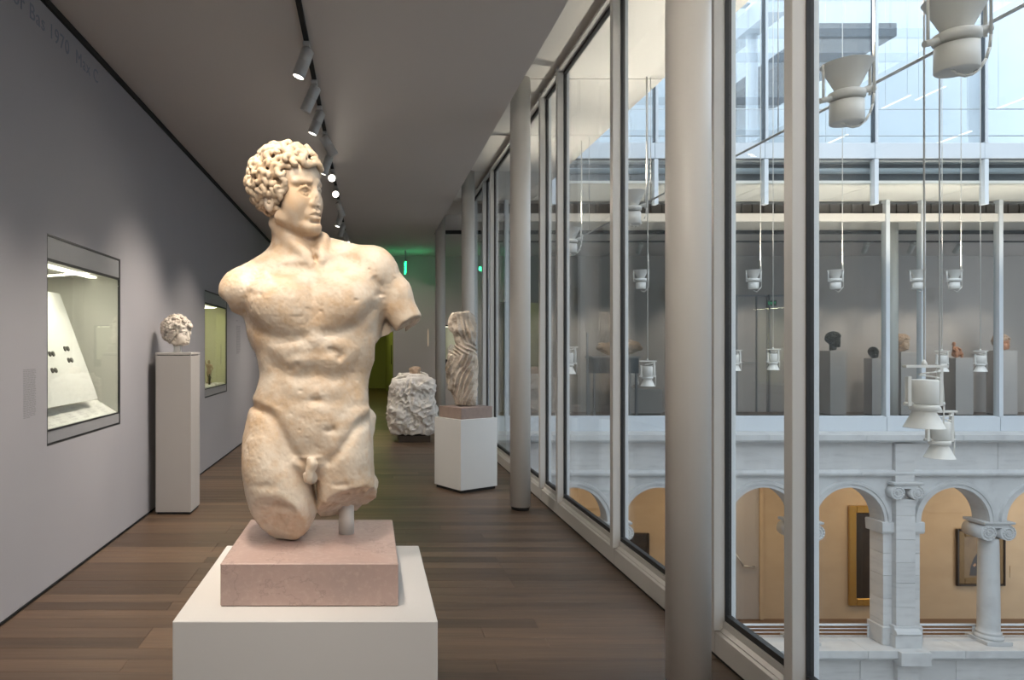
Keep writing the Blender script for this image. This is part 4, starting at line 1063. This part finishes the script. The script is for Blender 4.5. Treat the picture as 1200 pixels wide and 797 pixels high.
# ---------------------------------------------------------------- pedestals and heads across the courtyard
def far_ped(u0, w, yf, ztop, label):
    x = PX(u0, yf)
    p = empty('gallery_pedestal', (x+w/2, yf+w/2, 0), label, 'pedestal', 'pedestals across the courtyard')
    MB().box(x, x+w, yf, yf+w, .02, ztop).build('body', M_pedgrey, p, .003); MB().box(x+.012, x+w-.012, yf+.012, yf+w-.012, 0, .02).build('recessed_foot', M_black, p)
    return x+w/2, yf+w/2
cx, cy = far_ped(973, .34, 14.7, 1.395, 'tall grey pedestal under the dark bronze head across the courtyard')
HB = make_head(35, 0, 21, -76, 1.8, True, 1.3)
place_head('bronze_head', HB, .0031, (cx+.02, cy, 1.396), M_bronze, 'dark bronze head with thick curly hair on a tall pedestal across the courtyard')
cx, cy = far_ped(1022, .25, 14.7, 1.23, 'lower grey pedestal under the small black head across the courtyard')
HC = make_head(-20, 8, 33, -50, 2.4, False)
place_head('black_head', HC, .0024, (cx, cy, 1.231), M_bronze, 'small black stone head on the lower pedestal right of the bronze head')
cx, cy = far_ped(1056, .46, 14.7, 1.37, 'wide grey pedestal behind the narrow pane across the courtyard')
HD = make_head(20, -4, 40, -66, 2.2)
place_head('brown_head', HD, .0032, (cx-.02, cy, 1.371), M_tan, 'brownish marble head behind the window bar across the courtyard')
cx, cy = far_ped(1120, .38, 14.7, 1.24, 'pale grey pedestal under the small orange figure across the courtyard')
def seated():
    V_ = Vol((-16, -14, -2), (16, 16, 44), .9)
    V_.ell((1, 0, 7), (10, 8, 8), 2); V_.loft([(8, 1, 7, 0, 6), (20, -1, 6.5, 0, 5.5), (28, -3, 5, 0, 4)], 4); V_.ell((-5, 1, 35), (4, 4.5, 5), 2.5)
    V_.tube([(3, 2, 26), (8, 6, 20), (7, 8, 12)], [2.4, 2.2, 2], 2); V_.tube([(-6, 2, 26), (-10, 5, 20), (-6, 8, 14)], [2.4, 2.2, 2], 2)
    V_.tube([(4, 2, 8), (9, 8, 9), (9, 9, 0)], [4, 3.6, 2.8], 2); V_.tube([(-4, 2, 8), (-7, 9, 8), (-6, 10, 0)], [4, 3.6, 2.8], 2)
    ix, x, y, z = V_.band(4); V_.F[ix] -= .7*N3(x/3, y/3, z/3)
    v, q = V_.mesh()
    o = bpy.data.objects.new('seated_figure', local_mesh('seated_figure', v-[0, 0, v[:, 2].min()], q, .0082)); COL.objects.link(o); o.location = (cx-.03, cy, 1.241); o.data.materials.append(M_terra)
    tag(o, 'small orange terracotta seated figure on a pedestal across the courtyard', 'figurine')
seated()
cx, cy = far_ped(1173, .36, 14.7, 1.40, 'grey pedestal at the right edge under the tan head across the courtyard')
HE = make_head(15, 0, 52, -52, 2.2, False)
place_head('tan_head', HE, .0034, (cx, cy, 1.401), M_terra, 'tan terracotta head on the pedestal at the right edge of the picture', mh=M_tan)
# stone relief fragment on a dark shelf case, seen between the window bars left of the near column
x0, x1 = PX(694, 14.4), PX(751, 14.4)
s = empty('fragment_stand', ((x0+x1)/2, 14.6, 0), 'dark grey table stand with a post holding a stone fragment across the courtyard', 'stand')
MB().box(x0, x1, 14.4, 14.9, 1.24, 1.28).build('top', M_caseframe, s, .004); MB().box(x0+.03, x1-.03, 14.43, 14.87, .92, 1.24).build('drawer_box', M_darksteel, s, .004)
MB().box(x0-.05, x0-.01, 14.6, 14.64, 0, 1.78).build('post', M_caseframe, s)
for a in (x0+.05, x1-.09):
    for b in (14.45, 14.81): MB().box(a, a+.04, b, b+.04, 0, .92).build('leg', M_caseframe, s)
lump('relief_fragment', PX(726, 14.6), 14.62, 1.281, (.44, .16, .23), M_tan, 'broad tan stone fragment lying on the dark stand across the courtyard', 'fragment', 9, .35)
p_ = empty('low_plinth', (PX(728, 14.95), 15.1, 0), 'low pale plinth against the back wall right of the dark stand', 'plinth')
MB().box(PX(722, 15), PX(775, 15), 14.95, 15.3, .02, .55).build('body', M_pedgrey, p_, .003); MB().box(PX(724, 15), PX(773, 15), 14.97, 15.28, 0, .02).build('recessed_foot', M_black, p_)
lump('stone_fragment', PX(737, 15.1), 15.12, .55, (.22, .14, .24), M_marble_white, 'pinkish stone fragment on the low plinth below the stand', 'fragment', 17, .3)

# ---------------------------------------------------------------- paintings in the arcade walk
def painting(name, x0, x1, z0, z1, fw, mf, mc, label):
    y = 13.995
    p = empty(name, ((x0+x1)/2, y, (z0+z1)/2), label, 'painting')
    for q in ((x0, x0+fw, z0, z1), (x1-fw, x1, z0, z1), (x0+fw, x1-fw, z0, z0+fw), (x0+fw, x1-fw, z1-fw, z1)):
        MB().box(q[0], q[1], y-.06, y, q[2], q[3]).build('frame_bar', mf, p, .015)
    MB().box(x0+fw, x1-fw, y-.025, y, z0+fw, z1-fw).build('canvas', mc, p)
    return p
painting('gilt_painting', PX(993, 14), PX(1045, 14), ZV(709, 14), ZV(592, 14), .15, M_gold, M_darkpaint, 'tall dark painting in a wide gilt frame under the right arch of the middle pair')
x0, x1, z0, z1 = PX(1119, 14), PX(1176, 14), ZV(686, 14), ZV(619, 14)
p = painting('portrait', x0, x1, z0, z1, .045, M_darkpaint, M_oldcanvas, 'dark framed portrait of a person in black clothes behind the stone column')
m = MB(); w = x1-x0; h = z1-z0; y = 13.969
def flat(pts, name, mt, yy): MB().add([(x0+w*a, yy, z0+h*b) for a, b in pts], [list(range(len(pts)))]).build(name, mt, p, fix=False)
def inset(a, yy, mt, name):
    for q in ((x0+.045, x0+.045+a, z0+.045, z1-.045), (x1-.045-a, x1-.045, z0+.045, z1-.045), (x0+.045+a, x1-.045-a, z0+.045, z0+.045+a), (x0+.045+a, x1-.045-a, z1-.045-a, z1-.045)):
        MB().box(q[0], q[1], yy, 13.99, q[2], q[3]).build(name, mt, p, .01)
inset(.12, 13.95, M_oldgold, 'gilt_slip')
flat([(.27, .18), (.30, .35), (.36, .48), (.42, .56), (.47, .63), (.55, .63), (.62, .55), (.70, .42), (.74, .18)], 'painted_coat', M_darkpaint, y)
flat([(.47+.055*math.cos(2*PI*i/16)+.03, .70+.085*math.sin(2*PI*i/16)) for i in range(16)], 'painted_face', M_skin, y-.0006)
flat([(.445, .72), (.45, .79), (.50, .81), (.55, .79), (.555, .72), (.53, .76), (.47, .76)], 'painted_hair', M_darkpaint, y-.0012)
flat([(.34, .36), (.39, .40), (.41, .36), (.37, .33)], 'painted_hand', M_skin, y-.0006)
painting('small_dark_painting', 5.18, 5.74, ZV(675, 14), ZV(624, 14), .05, M_darkpaint, M_darkpaint, 'dark painting seen low through the pane just left of the big column')
o = MB().box(PX(1183, 14), PX(1192, 14), 13.99, 13.999, ZV(677, 14), ZV(663, 14)).build('wall_label', M_plaster, None, .002); tag(o, 'small pale label on the ochre wall right of the portrait', 'label')

# ---------------------------------------------------------------- track with spotlights over the walk
tx = -.42
tr = MB().box(tx-.016, tx+.016, YB+.1, 13.8, ZC-.028, ZC-.001).build('light_track', M_black, None); tag(tr, 'long black lighting track on the grey ceiling above the torso', 'track')
heads = [(4.63, (-1.5, 4.35, .3)), (5.29, (-1.75, 5.8, .8)), (5.85, (-1.6, 5.8, .4)), (6.53, (.98, 7.0, 1.3)), (7.2, (-1.6, 7.3, .3)), (7.9, (-.35, 2.6, 1.2)), (8.7, (-.2, 3.6, 1.2)), (9.5, (.7, 10.6, .5)),
         (10.3, (-1.5, 9.9, 0)), (11.2, (-1.5, 11.3, 0)), (12.0, (.6, 10.8, .5)), (12.9, (1.0, 15.4, 1.2)), (.72, (-.22, 2.12, 1.6)), (1.25, (-.18, 2.13, 1.5)), (1.9, (-1.6, 2.1, .2)), (3.0, (-1.6, 3.2, .3)), (-.5, (-.2, 1.9, .8)), (-1.2, (1.36, 2.9, 1.5)), (.2, (1.36, 6.1, 1.4)), (-2.2, (1.5, 3.5, .6)), (-1.7, (-1.93, .6, .9)), (-3.4, (-1.93, -1.6, 1.0))]  # closing entries: unseen heads added as fill for columns, glass side and wall
E_ = {4.63: 165, 5.29: 150, 5.85: 150, 6.53: 165, 7.2: 170, 7.9: 60, 8.7: 60, 9.5: 130, 10.3: 170, 11.2: 170, 12.0: 110, 12.9: 125, .72: 58, 1.25: 104, 1.9: 165, 3.0: 165, -.5: 14, -1.2: 120, .2: 110, -2.2: 120, -1.7: 100, -3.4: 100}
def track_head(name, x, y, tgt, e, label, cat, ztop=ZC, col=(1, .89, .76), group='track spotlights', spot=.75, s=1.0, blend=.7):
    h = empty(name, (x, y, ztop), label, cat, group)
    piv = Vector((x, y, ztop-.095*s)); d = (Vector(tgt)-piv).normalized()
    MB().box(x-.022*s, x+.022*s, y-.055*s, y+.055*s, ztop-.055*s, ztop-.0285).build('adapter', M_trackgrey, h, .003)
    MB().cyl((x, y, ztop-.11*s), (x, y, ztop-.05*s), .014*s, n=10).build('swivel', M_trackgrey, h)
    a = piv-d*.035*s; b = piv+d*.175*s
    MB().lathe([(.030*s, 0), (.044*s, .012*s), (.044*s, .095*s), (.0425*s, .097*s), (.0425*s, .101*s), (.044*s, .103*s), (.044*s, .20*s), (.040*s, .21*s), (.040*s, .196*s)], a, 20, d).build('barrel', M_trackgrey, h)
    ln = MB().cyl(a+d*.197*s, a+d*.200*s, .039*s, n=18).build('lens', M_lens, h)
    light('SPOT', b+d*.01, tgt, e, col, .03, spot, blend)
    return h
order = ['first', 'second', 'third', 'fourth', 'fifth', 'sixth', 'seventh', 'eighth', 'ninth', 'tenth', 'eleventh', 'twelfth']
for i, (y, t) in enumerate(heads):
    lab = 'grey cylinder spotlight on the ceiling track, %s from the viewer' % order[i] if i < 12 else 'grey spotlight on the track %s, outside the picture' % {.72: 'just ahead of the viewer', 1.25: 'in front of the torso', 1.9: 'right over the torso face', 3.0: 'behind the torso head', -.5: 'behind the viewer', -1.2: 'behind the viewer, added as fill for the near column', .2: 'over the viewer, added as fill for the second column', -2.2: 'well behind the viewer, added as fill along the glass', -1.7: 'behind the viewer, added to bounce light off the left wall', -3.4: 'farthest behind the viewer, added to bounce light off the wall'}[y]
    track_head('track_spotlight', tx, y, t, E_[y], lab, 'spotlight', spot=.78 if y in (.72, 1.25) else 1.0 if y in (-.5, 6.53, 9.5, 12.0) else 1.3, blend=.85)
# a second track lights the back wall of the far gallery
for seg, (xa, xb) in enumerate(((2.0, 13.0),)):
    tr = MB().box(xa, xb, 13.284, 13.316, ZC-.028, ZC-.001).build('light_track', M_black, None); tag(tr, 'black lighting track on the ceiling of the gallery across the courtyard', 'track')
tg = [(2.6, 2.4), (4.0, 4.3), (5.3, 5.3), (6.8, 7.0), (8.2, 8.7), (9.7, 10.2), (10.6, 11.1), (11.5, 11.9), (12.3, 12.7), (12.9, 13.8)]
for i, (x, t) in enumerate(tg):
    track_head('track_spotlight', x, 13.3, (t, YE, 1.35), 110, 'spotlight on the ceiling track across the courtyard, %s from the left' % order[i], 'spotlight', group='spotlights across the courtyard', col=(1, .88, .76))

# ---------------------------------------------------------------- white courtyard lamps
def lamp_parts(root, c, up, k, kind):
    """c: middle of the collar; k: scale; up: flare opens upward"""
    d = Vector((0, 0, 1 if up else -1)); c = Vector(c)
    if kind == 'up':
        cone = [(.050, .018), (.052, .03), (.110, .150), (.113, .152), (.108, .150), (.046, .034)]
        drum = [(.0, -.028), (.040, -.028), (.046, -.034), (.073, -.036), (.074, -.135), (.070, -.14), (.0, -.14)]
        MB().lathe([(.068, -.024), (.079, -.018), (.079, .010), (.060, .020), (.04, .021)], c, 28, d).build('collar', M_lamp, root)
    else:
        cone = [(.047, .012), (.047, .020), (.080, .092), (.083, .094), (.078, .092), (.042, .022)]
        drum = [(.0, -.012), (.040, -.014), (.052, -.020), (.056, -.024), (.056, -.13), (.052, -.135), (.0, -.135)]
        MB().lathe([(.05, -.018), (.058, -.014), (.058, .008), (.046, .014), (.03, .014)], c, 28, d).build('collar', M_lamp, root)
    MB().lathe([(r*k, t*k) for r, t in cone], c, 32, d).build('cone_shade', M_lamp, root)
    MB().lathe([(max(r, .001)*k, t*k) for r, t in drum], c, 32, d).build('drum', M_lamp, root)
    MB().lathe([(.001, .03), (.04, .03), (.04, .034), (.001, .034)], c, 16, d).build('bulb_disc', M_lensdim if up else M_lamp, root)
def rod_lamp(y, label):
    """uplight clamped to the rod that runs along the glass"""
    xl, zr = 2.36, 2.70
    r = empty('rod_uplight', (xl, y, zr), label, 'lamp', 'uplights on the rod')
    c = (xl, y, zr)
    lamp_parts(r, c, True, 1, 'up')
    m = MB(); m.tube([(xl-.115, y, zr+.15), (xl-.115, y, zr-.02)], .006); m.tube([(xl+.115, y, zr+.16), (xl+.115, y, zr)], .007)
    m.build('yoke', M_lamp, r)
    MB().cyl((xl-.13, y, zr-.03), (xl-.07, y, zr-.015), .014, .014, 10).build('clamp_knob', M_lamp, r)
    MB().cyl((xl+.06, y, zr+.02), (xl+.135, y, zr+.035), .014, .018, 10).cyl((xl+.10, y+.01, zr+.03), (2.505, y+.01, 2.765), .008, .008, 8).build('clamp_knob', M_lamp, r)
    m = MB(); m.tube([(xl+.12, y-.02, ZS), (xl+.12, y-.02, zr+.16)]+[(xl+.015+.105*math.cos(j*PI/10), y-.02, zr-.165*math.sin(j*PI/10)) for j in range(0, 8)]+[(xl, y, zr-.135)], .006, 6); m.build('cable', M_lamp, r)
    light('SPOT', (2.36, y, 2.87), (2.40, y, 4), 52, (1, .91, .78), .05, 2.2, .8)
for y, lab in ((2.74, 'largest upturned white lamp on the rod at the top right of the picture'), (3.37, 'second largest upturned white lamp on the rod, left of the largest'), (6.11, 'upturned white lamp on the rod seen just left of the big white column'),
               (7.97, 'small far upturned lamp on the rod behind the second column'), (1.5, 'upturned lamp on the rod outside the right edge of the picture'), (4.7, 'upturned lamp added on the rod behind the thick white column to light the soffit')):  # last one is an unseen lamp added to brighten the soffit
    rod_lamp(y, lab)
o = MB().cyl((2.52, -2.2, 2.77), (2.52, YU-.05, 2.77), .008, n=10).build('lamp_rod', M_steel, None); tag(o, 'thin steel rod running above the courtyard along the glass, carrying upturned lamps', 'rod')
o = MB()
wr = empty('rod_wires', (2.5, 4, ZS), 'thin vertical steel wires that hang the lamp rod from the soffit', 'wires', None)
for y in (-1, 1.1, 2.3, 4.2, 6.1, 7.8, 9.4): MB().cyl((2.52, y, 2.779), (2.52, y, ZS), .003, n=6).build('wire', M_steel, wr)
def hung_lamp(x, y, z, up, label, k=1.0, group=None, light_e=0):
    """z: middle of the collar; hangs on a cord from the glazed roof"""
    r = empty('pendant_lamp', (x, y, z), label, 'lamp', group)
    c = (x, y, z)
    lamp_parts(r, c, up, k, 'up' if up else 'down')
    top = z+.20
    w = .10 if up else .075
    m = MB()
    if up:
        m.tube([(x-w, y, z+.13), (x-w, y, z-.02), (x+w, y, z-.02), (x+w, y, z+.13)], .007); m.tube([(x-w, y, z+.02), (x+w, y, z+.02)], .006)
        top = z+.13; ax = x+w
    else:
        m.box(x-w-.02, x+w+.03, y-.012, y+.012, top-.008, top+.004); m.box(x+w-.008, x+w+.008, y-.01, y+.01, z+.01, top); m.box(x-w-.008, x-w+.008, y-.01, y+.01, z+.01, top-.05); m.cyl((x-w-.02, y, z+.02), (x+w+.02, y, z+.02), .009, n=8)
        ax = x
    m.build('yoke', M_lamp, r)
    MB().lathe([(.012, 0), (.012, .012), (.004, .03)], (ax, y, top), 10).build('cord_grip', M_lamp, r)
    m = MB(); m.tube([(ax, y, top), (ax, y, 8.6)], .0055 if y > 5 else .0045, 6)
    if up: m.tube([(x+w+.004, y, top+.25), (x+w+.014, y, top), (x+w+.012, y, z-.10), (x+.05, y, z-.17), (x, y, z-.15)], .005, 6)
    else: m.tube([(x+.03, y-.03, z+.14)]+[(x+.045*math.cos(j*.7), y-.03+.03*math.sin(j*.7), z+.145+.004*j) for j in range(10)]+[(x+w+.01, y, z+.16), (x+w+.02, y, z+.02), (x+w+.016, y, z-.10)], .0035, 6)
    m.build('cord', M_lamp, r)
    if light_e: light('SPOT', (x, y, z+.16), (x+.0, y+.9, ZS), light_e, (1, .90, .76), .05, 2.0, .8)
g1, g2 = 'upturned pendant lamps across the courtyard', 'downturned pendant lamps across the courtyard'
for u, lab in ((751, 'small upturned pendant lamp seen left of the big white column'), (883, 'small upturned pendant lamp between the big column and the wide window bar'), (979, 'small upturned pendant lamp above the dark bronze head'),
               (1075, 'small upturned pendant lamp in front of the narrow pane, left of a close pair'), (1118, 'small upturned pendant lamp above the orange figure, right of a close pair')):
    hung_lamp(PX(u, 9.7), 9.7, ZV(328, 9.7), True, lab, .92, g1, 50)
for u in (1215, 1290): hung_lamp(PX(u, 9.7), 9.7, ZV(328, 9.7), True, {1215: 'upturned pendant lamp just outside the right edge', 1290: 'upturned pendant lamp farther outside the right edge'}[u], .92, g1, 50)
for u, v, lab in ((861, 425, 'small downturned pendant lamp at the left edge of the pane behind the big column'), (906, 424, 'small downturned pendant lamp just left of the wide window bar'), (1104, 426, 'small downturned pendant lamp directly above the large cone lamp'), (1149, 426, 'small downturned pendant lamp right of the orange figure')):
    hung_lamp(PX(u, 9.7), 9.7, ZV(v, 9.7)-.02, False, lab, 1, g2)
hung_lamp(PX(1083, 3.25), 3.25, ZV(478, 3.25), False, 'largest downturned white pendant lamp, hanging close in front of the stone front')
hung_lamp(PX(1101, 4.3), 4.3, ZV(519, 4.3), False, 'white downturned pendant lamp just below and behind the largest one')
hung_lamp(PX(759, 8.0), 8.0, ZV(443, 8.0), False, 'downturned white pendant lamp left of the big column, beside the stone fragment')
hung_lamp(PX(666, 7.5), 7.5, ZV(428, 7.5), False, 'downturned white pendant lamp seen in the second pane beyond the second column')
